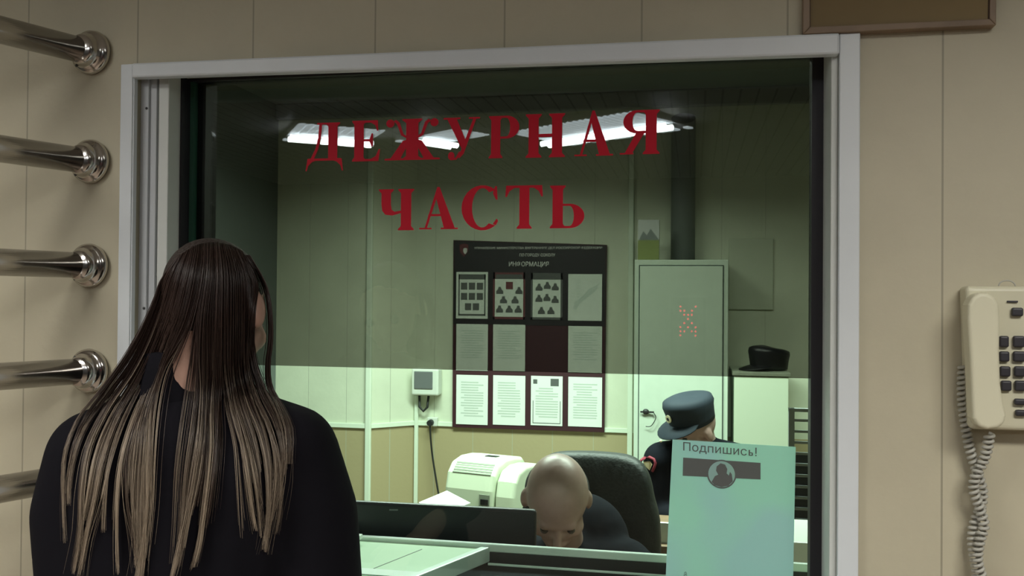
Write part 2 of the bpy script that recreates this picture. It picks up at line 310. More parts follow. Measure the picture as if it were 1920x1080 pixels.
# turquoise sheet taped to the glass
SY = GY-.003
t = thing('paper_notice', (W(1262,825,SY).x, SY, W(1262,825,SY).z), 'turquoise sheet headed Подпишись! taped inside lower right corner of the glass', 'notice')
tl, tr = W(1261, 824, SY), W(1492, 838, SY); bl, br = W(1248, 1085, SY), W(1487, 1092, SY)
bl = tl+(bl-tl)*1.16; br = tr+(br-tr)*1.16
MB().prism([tl, tr, br, bl], (0, .0005, 0)).build('sheet', 'sheet', t)
def onsheet(px, py): return W(px, py, SY-.0008)
a = onsheet(1281, 848); b = onsheet(1420, 834); wx, hz_ = b.x-a.x, b.z-a.z; dr = .0055
text_mesh('Подпишис', a.x, a.x+wx*.86, a.z, b.z, SY-.0009, 'ink2', 'heading', t, drop=dr*.86)
mb = MB()
for x0_, x1_, z0_, z1_ in ((.885,.902,.19,.74), (.902,.930,.19,.27), (.902,.930,.43,.51), (.925,.942,.22,.48), (.975,.990,.42,1.0), (.975,.990,.19,.31)):
    mb.box(a.x+wx*x0_, a.x+wx*x1_, SY-.0010, SY-.0006, a.z+hz_*z0_-dr*x0_, a.z+hz_*z1_-dr*x0_)
mb.build('heading_end', 'ink2', t)
MB().prism([onsheet(*p) for p in ((1281,858),(1426,868),(1426,899),(1280,892))], (0, .0004, 0)).build('banner', 'ink2', t)
cc = onsheet(1353, 889); circ = lambda r, sx=1: [cc+Vector((math.cos(k*pi/20)*r*sx, -.0004, math.sin(k*pi/20)*r)) for k in range(40)]
MB().prism(circ(.0265), (0, .0002, 0)).build('portrait_ring', 'ink2', t)
MB().prism([p-Vector((0,.0003,0)) for p in circ(.0240)], (0, .0002, 0)).build('portrait_disc', 'sheet', t)
sil = [(-.018,-.015),(-.012,-.004),(-.006,-.001),(-.010,.006),(-.009,.014),(-.002,.020),(.006,.018),(.010,.010),(.009,.002),(.013,-.002),(.015,.005),(.018,.001),(.020,-.012),(.012,-.0205),(0,-.0235),(-.012,-.0205)]
MB().prism([cc+Vector((u, -.0012, v)) for u, v in sil], (0, .0002, 0)).build('portrait_figure', 'ink2', t)
a = onsheet(1282, 1088); b = onsheet(1348, 1076); text_mesh('@', a.x, a.x+.006, a.z, b.z, SY-.0009, 'ink2', 'footer_print', t)

# ------------------------------------------------------------ board at upper right on the wall
bp = lambda px, py, y=-.02: W(px, py, y)
t = thing('framed_board', bp(1506, 64, 0), 'ochre board in a brown wooden frame above the window, cut by the top edge', 'board')
c4 = [bp(1506,64), bp(1868,47), bp(1870,-150), bp(1505,-140)]; i4 = [bp(1519,50,-.021), bp(1856,35,-.021), bp(1858,-140,-.021), bp(1518,-130,-.021)]
mb = MB()
for k in range(4): mb.prism([c4[k], c4[(k+1)%4], i4[(k+1)%4], i4[k]], (0, .02, 0))
mb.build('frame', 'wood', t, .0015)
MB().prism([p+Vector((0, .006, 0)) for p in i4], (0, .012, 0)).build('panel', 'brown', t)
mb = MB()
j4 = [p+(sum(i4, Vector())/4-p)*.008 for p in i4]
for k in range(4): mb.prism([p+Vector((0,.004,0)) for p in (i4[k], i4[(k+1)%4], j4[(k+1)%4], j4[k])], (0, .002, 0))
mb.build('shadow_gap', 'line', t)

# ------------------------------------------------------------ chrome rails on the left
vdir = ray(2050, 572).normalized()
names = ['topmost', 'second from the top', 'middle', 'fourth from the top', 'lowest']
for k, (px, py) in enumerate([(172, 99), (170, 303), (168, 498), (168, 695), (168, 889)]):
    f = W(px, py, -.004)
    t = thing('chrome_rail', (f.x, 0, f.z), ['topmost chrome rail, sloping steeply down to its round wall flange', 'second chrome rail from the top, wall flange beside the window trim', 'middle one of the five chrome rails fixed to the left wall', 'second chrome rail from the bottom, flange left of the long hair', 'lowest chrome rail, mostly hidden by the black jacket'][k], 'rail', 'chrome rails fixed to the wall on the left')
    MB().tube([f, f-vdir*.75], .0255, 36).build('tube', 'chrome', t)
    fl = MB(); n = Vector((0, -1, 0)); prof = [(.0, .043), (.004, .0445), (.009, .043), (.012, .038), (.013, .034), (.020, .0315), (.026, .030), (.030, .0262)]
    fl.tube([Vector((f.x, 0, f.z))+n*d - vdir*(d*.35) for d, _ in prof], [r for _, r in prof], 40)
    fo = fl.build('flange', 'chrome', t, smooth=True)
    for a in (45, 135, 225, 315):
        MB().ell((f.x+.0375*math.cos(math.radians(a)), -.0135, f.z+.0375*math.sin(math.radians(a))), (.0035, .002, .0035), seg=10).build('screw', 'screw', fo)

# ------------------------------------------------------------ wall telephone
pw = lambda px, py, y=-.045: W(px, py, y)
t = thing('wall_telephone', (pw(1812, 800).x, 0, pw(1812, 800).z), 'cream corded telephone hanging on the wall right of the window', 'telephone')
A = pw(1811, 536); B = pw(1812, 805); x1 = A.x+.205
mb = MB(); mb.prism([Vector((A.x, -.045, A.z)), Vector((x1, -.040, A.z)), Vector((x1, -.040, B.z)), Vector((B.x+.006, -.045, B.z))], (0, .042, 0)); mb.build('body', 'phone', t, .008, 4)
def hull(pts, y0, y1, name, m, bev, par=t): return MB().prism([pw(px, py, y0) for px, py in pts], (0, y1-y0, 0)).build(name, m, par, bev, 5)
hp = [(1815,600),(1816,572),(1824,556),(1838,548),(1852,549),(1866,556),(1874,572),(1876,600),(1875,660),(1877,720),(1883,760),(1888,780),(1884,795),(1872,803),(1852,806),(1834,800),(1825,785),(1823,750),(1820,680)]
hull(hp, -.078, -.040, 'handset', 'phonelo', .012)
for x0, x1_, y0, y1 in [(1874,1892,630,651),(1900,1922,630,651),(1874,1893,659,678),(1900,1923,659,678),(1875,1895,687,706),(1902,1924,687,706),(1877,1897,714,733),(1903,1925,714,733),(1902,1925,748,759),(1904,1926,769,780),(1897,1919,577,593),(1932,1953,630,651),(1932,1953,659,678),(1933,1954,687,706),(1934,1955,714,733),(1934,1955,748,759)]:
    a = pw(x0, y1, -.050); b = pw(x1_, y0, -.050); MB().box(a.x, b.x, -.052, -.044, a.z, b.z).build('key', 'key', t, .003, 3)
a = pw(1889, 567, -.047); b = pw(1909, 564, -.047); MB().box(a.x, b.x, -.0465, -.043, a.z, b.z).build('slot', 'key', t)
c0 = pw(1888, 537, -.02); MB().tube([c0+Vector((.0125*math.cos(pi*k/12), 0, .0095*math.sin(pi*k/12))) for k in range(13)], .0012, 8).build('hanging_loop', 'coil', t)
def coilpath(pts, r=.0062, pitch=.0086):
    P = [pw(a, b, y) for a, b, y in pts]; out = []; d = 0
    for i in range(len(P)-1):
        seg = P[i+1]-P[i]; L = seg.length; n = max(2, int(L/pitch*10)); u = seg.normalized(); nx = u.cross(Vector((0,1,0))).normalized(); ny = u.cross(nx)
        for j in range(n):
            p = P[i]+seg*(j/n); a = 2*pi*(d+L*j/n)/pitch; out.append(p+nx*r*math.cos(a)+ny*r*math.sin(a))
        d += L
    return out
def smoothpath(pts, n=6):
    out = []
    for i in range(len(pts)-1):
        p = [pts[max(i-1,0)], pts[i], pts[i+1], pts[min(i+2, len(pts)-1)]]
        for j in range(n):
            s = j/n; out.append(tuple(.5*((2*p[1][k])+(-p[0][k]+p[2][k])*s+(2*p[0][k]-5*p[1][k]+4*p[2][k]-p[3][k])*s*s+(-p[0][k]+3*p[1][k]-3*p[2][k]+p[3][k])*s**3) for k in range(len(p[0]))))
    out.append(tuple(pts[-1])); return out
cp = [(1806,685,-.018),(1804,730,-.018),(1808,780,-.018),(1818,840,-.02),(1832,885,-.02),(1842,920,-.02),(1838,955,-.02),(1826,985,-.022),(1824,1020,-.022),(1830,1060,-.022),(1836,1110,-.02),(1838,1160,-.02),(1848,1180,-.02),(1856,1160,-.02),(1846,1100,-.034),(1833,1050,-.036),(1838,1010,-.036),(1845,985,-.034),(1836,950,-.034),(1826,920,-.034),(1830,890,-.034),(1842,868,-.034),(1850,845,-.036),(1856,812,-.038)]
MB().tube(coilpath(smoothpath(cp, 4)), .0029, 6, caps=False).build('coil_cord', 'coil', t)

# ------------------------------------------------------------ ceiling lamps
def fixture(p0, p1, z, name, label, grp, wd=.30, tube='tube'):
    p0 = Vector((*p0, z)); p1 = Vector((*p1, z)); d = (p1-p0).normalized(); n = Vector((-d.y, d.x, 0))*wd/2; up = Vector((0,0,1))
    t = thing(name, (p0+p1)/2+up*.08, label, 'lamp', grp)
    MB().prism([p0+n*2.2+up*.04, p1+n*2.2+up*.04, p1-n*2.5+up*.04, p0-n*2.5+up*.04], (0,0,.04)).build('housing', 'house', t, .004)
    if n.y < 0: n = -n
    mb = MB(); k = int((p1-p0).length/.05)
    for i in range(k):
        a = p0+(p1-p0)*(i/k); b = p0+(p1-p0)*((i+.8)/k); mb.prism([a+n*2.0+up*.03, b+n*2.2+up*.03, b-n*.9+up*.03, a-n*.9+up*.03], (0,0,.01))  # glowing ribs in place of the ribbed ceiling lit by the tubes
        if i % 4 != 3: mb.prism([a-n*2.1+up*.03, b-n*2.1+up*.03, b-n*2.5+up*.03, a-n*2.5+up*.03], (0,0,.01))  # broken glowing strip drawn for the dim ghost line of the mirrored lamp
    mb.build('ceiling_glow_ribs', 'rib', t)
    for s in (-.2, -.75): MB().tube([p0+n*s+up*.0, p1+n*s+up*.0], .020, 12).build('tube', tube, t)
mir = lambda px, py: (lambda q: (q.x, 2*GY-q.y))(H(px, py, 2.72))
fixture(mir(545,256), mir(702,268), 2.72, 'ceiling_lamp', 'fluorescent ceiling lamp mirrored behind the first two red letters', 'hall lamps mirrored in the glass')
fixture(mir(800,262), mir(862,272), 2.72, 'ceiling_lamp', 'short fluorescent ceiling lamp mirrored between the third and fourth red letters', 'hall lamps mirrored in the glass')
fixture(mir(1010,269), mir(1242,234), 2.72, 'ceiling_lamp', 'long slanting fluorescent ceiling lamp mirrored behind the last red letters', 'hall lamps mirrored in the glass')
def panel_lamp(x, y, label):
    t = thing('ceiling_lamp', (x, y, 2.8), label, 'lamp')
    MB().box(x-.6, x+.6, y-.3, y+.3, 2.72, 2.8).build('housing', 'house', t, .004)
    MB().box(x-.56, x+.56, y-.26, y+.26, 2.712, 2.72).build('diffuser', 'lens', t)
panel_lamp(-.55, -1.7, 'flat panel lamp on the hall ceiling behind the viewer, left'); panel_lamp(2.3, -1.7, 'added flat panel lamp on the hall ceiling behind the viewer, right')
panel_lamp(.2, 2.35, 'flat panel lamp on the duty room ceiling over the air conditioner'); panel_lamp(1.55, 2.0, 'flat panel lamp on the duty room ceiling over the officers')
# red dot-matrix cross sign in the hall, seen mirrored in the glass
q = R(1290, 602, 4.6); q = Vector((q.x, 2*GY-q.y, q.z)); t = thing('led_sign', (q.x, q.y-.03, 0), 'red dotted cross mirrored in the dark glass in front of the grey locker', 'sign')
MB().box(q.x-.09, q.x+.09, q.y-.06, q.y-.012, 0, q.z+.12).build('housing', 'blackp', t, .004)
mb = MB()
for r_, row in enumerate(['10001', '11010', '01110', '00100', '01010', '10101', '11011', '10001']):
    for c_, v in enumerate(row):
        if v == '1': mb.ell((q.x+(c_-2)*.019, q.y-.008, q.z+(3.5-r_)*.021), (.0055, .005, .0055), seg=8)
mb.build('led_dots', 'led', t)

# ------------------------------------------------------------ counter behind the glass
CZ = 1.03
h = lambda px, py, dz=0: H(px, py, CZ+dz)
fl, fm, fr = h(560, 992), h(896, 1027), h(1560, 1075)
yF = fm.y
t = thing('service_counter', (.9, .3, 0), 'pale green service counter with aluminium edging inside the window', 'counter')
e0 = h(892, 1040); e1 = h(800, 1080)
xL = e0.x
nr = Vector((e1.x, e1.y, CZ)) + (Vector((e1.x, e1.y, CZ))-Vector((e0.x, e0.y, CZ)))*.3
MB().prism([Vector((.20, .145, CZ-.025)), Vector((nr.x-.02, .145, CZ-.025)), Vector((e0.x, yF, CZ-.025)), Vector((.20, yF, CZ-.025))], (0,0,.025)).build('counter_panel', 'counter', t, .002)
MB().prism([Vector((nr.x-.02, .145, CZ-.03)), Vector((nr.x, .145, CZ-.03)), Vector((e0.x+.02, yF, CZ-.03)), Vector((e0.x, yF, CZ-.03))], (0,0,.034)).build('edge_strip', 'crail', t, .002)
MB().box(.20, 1.9, yF, yF+.012, CZ-.008, CZ+.010).build('edge_strip', 'crail', t, .002)
MB().box(.20, 1.9, yF+.002, yF+.016, CZ-.12, CZ-.008).build('back_strip', 'blackp', t)
MB().box(e0.x+.02, 1.9, yF-.022, yF-.017, CZ-.032, CZ-.027).build('edge_strip', 'crail', t, .001)
MB().box(e0.x, 1.9, .145, yF, CZ-.075, CZ-.06).build('tray', 'recess', t)
xr = h(1235, 1064)
MB().prism([Vector((xr.x-.06, .145, CZ-.05)), Vector((1.9, .145, CZ-.05)), Vector((1.9, yF-.03, CZ-.05)), Vector((xr.x+.03, yF-.03, CZ-.05))], (0,0,.02)).build('counter_panel', 'counter', t, .002)
MB().box(.20, 1.9, yF-.02, yF, 0, CZ-.121).build('front_panel', 'desk', t)
ja, jb = h(790, 1030), h(700, 1066)
MB().prism([Vector((ja.x, ja.y, CZ)), Vector((jb.x, jb.y, CZ)), Vector((jb.x+.0022, jb.y, CZ)), Vector((ja.x+.0022, ja.y, CZ))], (0,0,.0006)).build('joint_line', 'recess', t)
for k, (a, b, lab) in enumerate([((672, 1066), (770, 1079), 'white sheet lying on the counter beside the black jacket')]):
    p = h(*a); tag(MB().box(p.x-.12, p.x+.14, .150, p.y, CZ+.0005, CZ+.002).build('paper_sheet', 'paper'), lab, 'paper')
p = h(655, 1010); tag(MB().box(p.x-.14, p.x+.035, yF-.13, yF-.03, CZ+.001, CZ+.012).box(p.x-.15, p.x+.045, yF-.125, yF-.025, CZ+.012, CZ+.022).build('paper_stack', 'paper', bevel=.001), 'stack of white papers on the counter next to the black jacket', 'papers')

# ------------------------------------------------------------ duty desk and monitor
t = thing('duty_desk', (.9, .8, 0), 'brown desk behind the service counter, under the black monitor', 'desk')
MB().box(.15, 1.75, yF+.03, yF+.40, .72, .75).build('desktop', 'desk', t, .003)
for x in (.17, 1.70): MB().box(x, x+.03, yF+.05, yF+.38, 0, .72).build('side_panel', 'desk', t)
Zm = 2.20; a = R(1006, 957, Zm); b = R(600, 937, Zm); dirm = Vector((a.x-b.x, a.y-b.y, 0)).normalized(); nm = Vector((-dirm.y, dirm.x, 0)); zt = (a.z+b.z)/2
t = thing('computer_monitor', ((a.x+b.x)/2, (a.y+b.y)/2, .75), 'wide black monitor seen from behind, standing between the woman and seated officer', 'monitor')
P = lambda s, d, z: Vector((b.x, b.y, 0))+dirm*s+nm*d+Vector((0,0,z))
Lm = (a-b).length
MB().prism([P(0,0,zt-.30), P(Lm,0,zt-.30), P(Lm,0,a.z), P(0,0,b.z)], nm*.022).build('back_cover', 'blackp', t, .008, 4)
MB().prism([P(.01,.022,zt-.29), P(Lm-.01,.022,zt-.29), P(Lm-.01,.022,a.z-.01), P(.01,.022,b.z-.01)], nm*.003).build('screen', 'blackp', t)
MB().prism([P(Lm*.32,-.001,zt-.014), P(Lm*.36,-.001,zt-.014), P(Lm*.36,-.001,zt-.0105), P(Lm*.32,-.001,zt-.0105)], nm*.001).build('maker_mark', 'mono', t)
MB().prism([P(Lm*.44,-.0,.76), P(Lm*.56,-.0,.76), P(Lm*.56,-.0,zt-.1), P(Lm*.44,-.0,zt-.1)], nm*-.02).build('stand', 'blackp', t)
MB().prism([P(Lm*.33,-.05,.75), P(Lm*.67,-.05,.75), P(Lm*.67,.12,.75), P(Lm*.33,.12,.75)], (0,0,.012)).build('foot', 'blackp', t, .004)

# ------------------------------------------------------------ portable air conditioner
c = R(925, 850, 4.35); mt = Matrix.Translation((c.x, c.y, 0)) @ Matrix.Rotation(math.radians(-14), 4, 'Z')
t = thing('air_conditioner', (c.x, c.y, 0), 'cream portable air conditioner with sloping top, behind the bald officer', 'air conditioner')
hz = .845
prof = [(-.19,.04),(-.205,.40),(-.185,hz-.13),(-.165,hz-.06),(-.12,hz-.015),(-.04,hz),(.06,hz-.005),(.15,hz-.02),(.19,hz-.05),(.20,.40),(.19,.04)]
mb = MB(); mb.prism([mt @ Vector((-.165, y, z)) for y, z in prof], (mt.to_3x3() @ Vector((.255,0,0)))); mb.build('casing', 'ac', t, .022, 5)
mb = MB(); mb.prism([mt @ Vector((.093, y*.94, z*.97)) for y, z in prof], (mt.to_3x3() @ Vector((.10,0,0)))); mb.build('side_casing', 'ac', t, .022, 5)
def quadon(x0, x1, ya, za, yb, zb, name, m, off=.003):
    n = Vector((0, -(zb-za), (yb-ya))).normalized()*off
    MB().prism([mt @ (Vector(v)+n) for v in [(x0,ya,za),(x1,ya,za),(x1,yb,zb),(x0,yb,zb)]], (mt.to_3x3() @ (-n*.9))).build(name, m, t)
for k in range(5):
    f0 = k/5; f1 = (k+.62)/5
    quadon(-.13, .07, -.165+f0*.05, hz-.06+f0*.045, -.165+f1*.05, hz-.06+f1*.045, 'louvre', 'acg')
quadon(-.03, .03, -.03, hz, .01, hz-.002, 'control_display', 'blackp')
quadon(.025, .078, -.1935, .58, -.1875, hz-.145, 'filter_panel', 'acg', .006); quadon(.035, .072, -.189, hz-.19, -.1885, hz-.165, 'label_plate', 'blackp', .012)
for dx in (-.13, .15):
    for dy in (-.14, .14): MB().ell(mt @ Vector((dx, dy, .02)), (.02, .02, .02), seg=10).build('castor', 'blackp', t)
# white sheets in front of it, on a low stand
sa = [R(785, 944, 3.2), R(838, 923, 3.4), R(882, 947, 3.2), R(820, 960, 3.0)]
cz = sa[0].z; st = Vector((sum(p.x for p in sa)/4, sum(p.y for p in sa)/4, 0))
t = thing('side_table', st, 'low pale side table under loose white sheets, mostly hidden by the monitor', 'table')
mid = sum(sa, Vector())/4
MB().prism([Vector((mid.x+(p.x-mid.x)*.88, mid.y+(p.y-mid.y)*.88, cz-.03)) for p in sa], (0,0,.0285)).build('tabletop', 'pale', t)
for dx in (-.05, .05):
    for dy in (-.05, .05): MB().box(mid.x+dx-.012, mid.x+dx+.012, mid.y+dy-.012, mid.y+dy+.012, 0, cz-.03).build('leg', 'pale', t)
sa = [Vector((p.x, p.y, cz)) for p in sa]
tag(MB().prism(sa, (0,0,.004)).build('paper_sheet', 'paper'), 'white sheet poking up above the monitor, left of the air conditioner', 'paper')

# ------------------------------------------------------------ electrical box, conduit, socket
BW = 3.856
b = lambda px, py, y=BW-.03: W(px, py, y)
t = thing('fuse_box', b(771, 742, BW), 'white fuse box with a smoked window on the duty room wall', 'fuse box')
p, q = b(771, 741, BW-.09), b(822, 692, BW-.09); MB().box(p.x, q.x, BW-.09, BW, p.z, q.z).build('casing', 'elec', t, .012, 3)
p, q = b(776, 729, BW-.095), b(811, 697, BW-.095); MB().box(p.x, q.x, BW-.096, BW-.088, p.z, q.z).build('smoked_window', 'mono', t, .004)
p = b(795, 742); MB().tube([(p.x-.03, BW-.03, p.z), (p.x-.025, BW-.04, p.z-.07), (p.x, BW-.04, p.z-.095), (p.x+.025, BW-.04, p.z-.07), (p.x+.03, BW-.03, p.z)], .008, 8).build('cable_loop', 'cable', t)
p, q = b(777, 742, BW-.02), b(784, 960, BW-.02)
tag(MB().box(p.x, p.x+.024, BW-.02, BW, .1, p.z).build('cable_duct', 'rail', bevel=.003), 'narrow white cable duct running down the wall below the fuse box', 'cable duct')
t = thing('wall_socket', b(811, 791, BW), 'white double socket with a black plug beneath the fuse box', 'socket')
p, q = b(801, 799, BW-.03), b(820, 783, BW-.03); MB().box(p.x, q.x, BW-.035, BW, p.z, q.z).build('faceplate', 'elec', t, .005)
p = b(806, 793, BW-.06); MB().tube([(p.x, BW-.03, p.z), (p.x, BW-.075, p.z)], [.02, .017], 14).build('plug', 'cable', t)
cpts = smoothpath([(p.x, BW-.06, p.z), (p.x+.005, BW-.06, p.z-.08), (b(812,850).x, BW-.05, b(812,850).z), (b(819,890).x, BW-.06, b(819,890).z), (b(829,935).x, BW-.08, b(829,935).z), (b(835,980).x, BW-.1, .35)], 5)
MB().tube(cpts, .006, 6).build('power_cord', 'cable', t)

# ------------------------------------------------------------ information board
IB = 3.845
ib = lambda px, py, y=IB-.012: W(px, py, y)
t = thing('information_board', ib(992, 805, BW), 'black and maroon information board with four columns of pockets on the back wall', 'board')
MB().prism([ib(850,450), ib(1138,459), ib(1133,811), ib(848,801)], (0, .02, 0)).build('backing', 'maroon', t, .002)
MB().prism([ib(852,452,IB-.014), ib(1136,461,IB-.014), ib(1135,505,IB-.014), ib(852,503,IB-.014)], (0, .001, 0)).build('header', 'blk', t)
MB().prism([ib(851,503,IB-.014), ib(1135,505,IB-.014), ib(1134,612,IB-.014), ib(850,608,IB-.014)], (0, .0008, 0)).build('dark_panel', 'blk', t)
def ibt(s, x0, x1, y0, y1, m='lett', nm='heading'):
    p, q = ib(x0, y1, IB-.016), ib(x1, y0, IB-.016); text_mesh(s, p.x, q.x, p.z, q.z, IB-.016, m, nm, t, bold=.02)
ibt('УПРАВЛЕНИЕ МИНИСТЕРСТВА ВНУТРЕННИХ ДЕЛ РОССИЙСКОЙ ФЕДЕРАЦИИ', 889, 1129, 461, 468); ibt('ПО ГОРОДУ СОКОЛУ', 974, 1041, 475, 482); ibt('ИНФОРМАЦИЯ', 954, 1029, 490, 501)
p = ib(870, 469, IB-.016); MB().prism([p+Vector((u*.034, 0, v*.042)) for u, v in [(-.8,.8),(0,1),(.8,.8),(.8,-.2),(0,-1),(-.8,-.2)]], (0,.001,0)).build('crest', 'redink', t); MB().prism([p+Vector((u*.016+.008, -.001, v*.02-.006)) for u, v in [(-.8,.8),(0,1),(.8,.8),(.8,-.2),(0,-1),(-.8,-.2)]], (0,.001,0)).build('crest_figure', 'lett', t)
cols = [(855,915,0),(924,985,1),(995,1055,2),(1065,1129,4)]; rows = [(510,597),(608,694),(704,795)]
CN = ['first', 'second', 'third', 'fourth']; 
for ri, (y0, y1) in enumerate(rows):
    for ci, (x0, x1, dy) in enumerate(cols):
        if ri == 1 and ci == 2: continue
        yy = IB-.017; p, q = ib(x0, y1+dy, yy), ib(x1, y0+dy, yy); Wd = q.x-p.x; Hd = q.z-p.z
        mb = MB(); mb.box(p.x, q.x, yy, yy+.002, p.z, q.z, 0)
        def r(u0, u1, v0, v1, mi, k=1): mb.box(p.x+Wd*u0, p.x+Wd*u1, yy-.0006*k, yy+.0005, p.z+Hd*v0, p.z+Hd*v1, mi)
        paper = 'paper2'
        if ri == 0 and ci < 3:
            if ci == 0:
                for a_ in ((.07,.93,.06,.10),(.07,.93,.84,.95),(.07,.11,.06,.95),(.89,.93,.06,.95)): r(*a_, 2)
                tiles = [(u, v) for v in (.62, .40) for u in (.15,.40,.65)]+[(.28,.18),(.53,.18)]
            else:
                for a_ in ((0,1,0,.05),(0,1,.86,1),(0,.06,0,1),(.94,1,0,1)): r(*a_, 3 if ci == 1 else 2)
                r(.08,.92,.86,.96,2,2)
                tiles = ([(.1,.54),(.70,.54),(.22,.34),(.58,.34),(.1,.14),(.4,.14),(.68,.14)] if ci == 1 else [(.15,.62),(.41,.66),(.66,.63),(.15,.38),(.4,.40),(.66,.36),(.23,.12),(.53,.12)])
                if ci == 1: r(.4,.62,.64,.80,3,2)
            for u, v in tiles:
                du = .22
                if ci == 0: r(u, u+.2, v, v+.15, 2)
                else:
                    c0 = (u+u+du)/2; mb.prism([Vector((p.x+Wd*a_, yy-.0012, p.z+Hd*b_)) for a_, b_ in [(u,v),(u+du,v),(u+du,v+.06),(c0+.05,v+.10),(c0+.04,v+.15),(c0-.04,v+.15),(c0-.05,v+.10),(u,v+.06)]], (0,.001,0), 2)
        elif ri == 0:
            mb.prism([Vector((p.x+Wd*a_, yy-.001, p.z+Hd*b_)) for a_, b_ in [(.16,.26),(.20,.40),(.42,.52),(.62,.68),(.88,.78),(.84,.66),(.58,.50),(.36,.38),(.24,.24)]], (0,.001,0), 1)
            for v in (.5,.56,.62,.68,.74,.80,.86): r(.24,.34,v,v+.02,1)
        else:
            n0 = 14 if ri == 2 else 12
            for k in range(n0):
                v = .84-k*.052
                if ri == 2 and ci == 2 and v > .74: continue
                ind = random.choice([0, 0, 0, .1]); r(.15+ind, random.choice([.86, .84, .86, .7]), v, v+.026, 1)
            if ci == 2: r(.07,.20,.84,.93,2); r(.62,.88,.80,.95,2); r(.06,.08,.05,.5,2); r(.92,.94,.05,.5,2); r(.06,.94,.04,.055,2)
        lab = [['grey framed poster with a grid of small portraits, top left of the board', 'poster with seven portraits and a small crest in a red frame, top row', 'dark headed poster with eight portraits, third along the top row of the board', 'pale sheet with a map outline, top right of the board'],
               ['faint typed sheet, leftmost in the middle row of the board', 'faint typed sheet left of the empty pocket in the middle row', '', 'faint typed sheet right of the empty pocket in the middle row'],
               ['bright typed sheet in the bottom left pocket of the board', 'bright typed sheet, second in the bottom row of the board', 'letter with a crest and a small photo in the bottom row', 'bright typed sheet in the bottom right pocket of the board']][ri][ci]
        tag(mb.build('notice_sheet', [paper if ri < 2 else 'paper', 'ink', 'ink2', 'redink']), lab, 'notice', 'sheets in the pockets of the information board')

# ------------------------------------------------------------ steel locker, card on it, low cabinet, cap
cy = 3.45
l0, l1 = W(1190, 487, cy), W(1366, 489, cy)
t = thing('steel_locker', ((l0.x+l1.x)/2, cy, 0), 'tall grey green steel locker with a keyed lock right of the information board', 'locker')
MB().box(l0.x, l1.x, cy, BW-.01, .04, l0.z).build('body', 'steel', t, .004)
MB().box(l0.x+.03, l1.x-.03, cy-.012, cy+.005, .10, l0.z-.035).build('door', 'steel', t, .003)
MB().box(l0.x+.024, l1.x-.024, cy-.002, cy+.004, .094, l0.z-.029).build('door_gap', 'steeld', t)
p = W(1211, 772, cy-.02); k = MB(); k.ell((p.x, cy-.02, p.z), (.018, .012, .016), seg=14); k.box(p.x-.03, p.x+.045, cy-.03, cy-.024, p.z-.005, p.z+.004); k.build('lock', 'cable', t)
MB().tube(smoothpath([(p.x+.04, cy-.028, p.z), (p.x+.055, cy-.03, p.z-.03), (p.x+.03, cy-.03, p.z-.075), (p.x, cy-.03, p.z-.08)], 5), .0025, 6).build('key_ring', 'cable', t)
for dx in (.03, l1.x-l0.x-.07): MB().box(l0.x+dx, l0.x+dx+.04, cy+.02, BW-.03, 0, .04).build('foot', 'steeld', t)
p, q = W(1196, 486, cy+.1), W(1236, 412, cy+.1)
t = thing('boxed_card', ((p.x+q.x)/2, cy+.1, l0.z), 'small white and green card box on top of the grey locker', 'box')
MB().box(p.x, q.x, cy+.1, cy+.16, l0.z, q.z).build('box', 'cardtop', t)
MB().box(p.x, q.x, cy+.097, cy+.1, l0.z+.0, l0.z+(q.z-l0.z)*.5).build('green_print', 'green', t)
MB().prism([Vector((p.x+(q.x-p.x)*u, cy+.098, l0.z+(q.z-l0.z)*v)) for u, v in [(0,.45),(.25,.72),(.42,.62),(.6,.78),(1,.5),(1,.45)]], (0,.002,0)).build('hill_print', 'duct', t)
l2, l3 = W(1377, 697, cy-.05), W(1479, 700, cy-.05)
t = thing('low_cabinet', ((l2.x+l3.x)/2, cy, 0), 'pale low cabinet right of the grey locker, with a cap on top', 'cabinet')
MB().box(l2.x, l3.x, cy-.05, BW-.01, 0, l2.z-.02).build('body', 'pale', t, .004)
MB().box(l2.x-.01, l3.x+.01, cy-.06, BW-.005, l2.z-.02, l2.z).build('top', 'pale', t, .003)
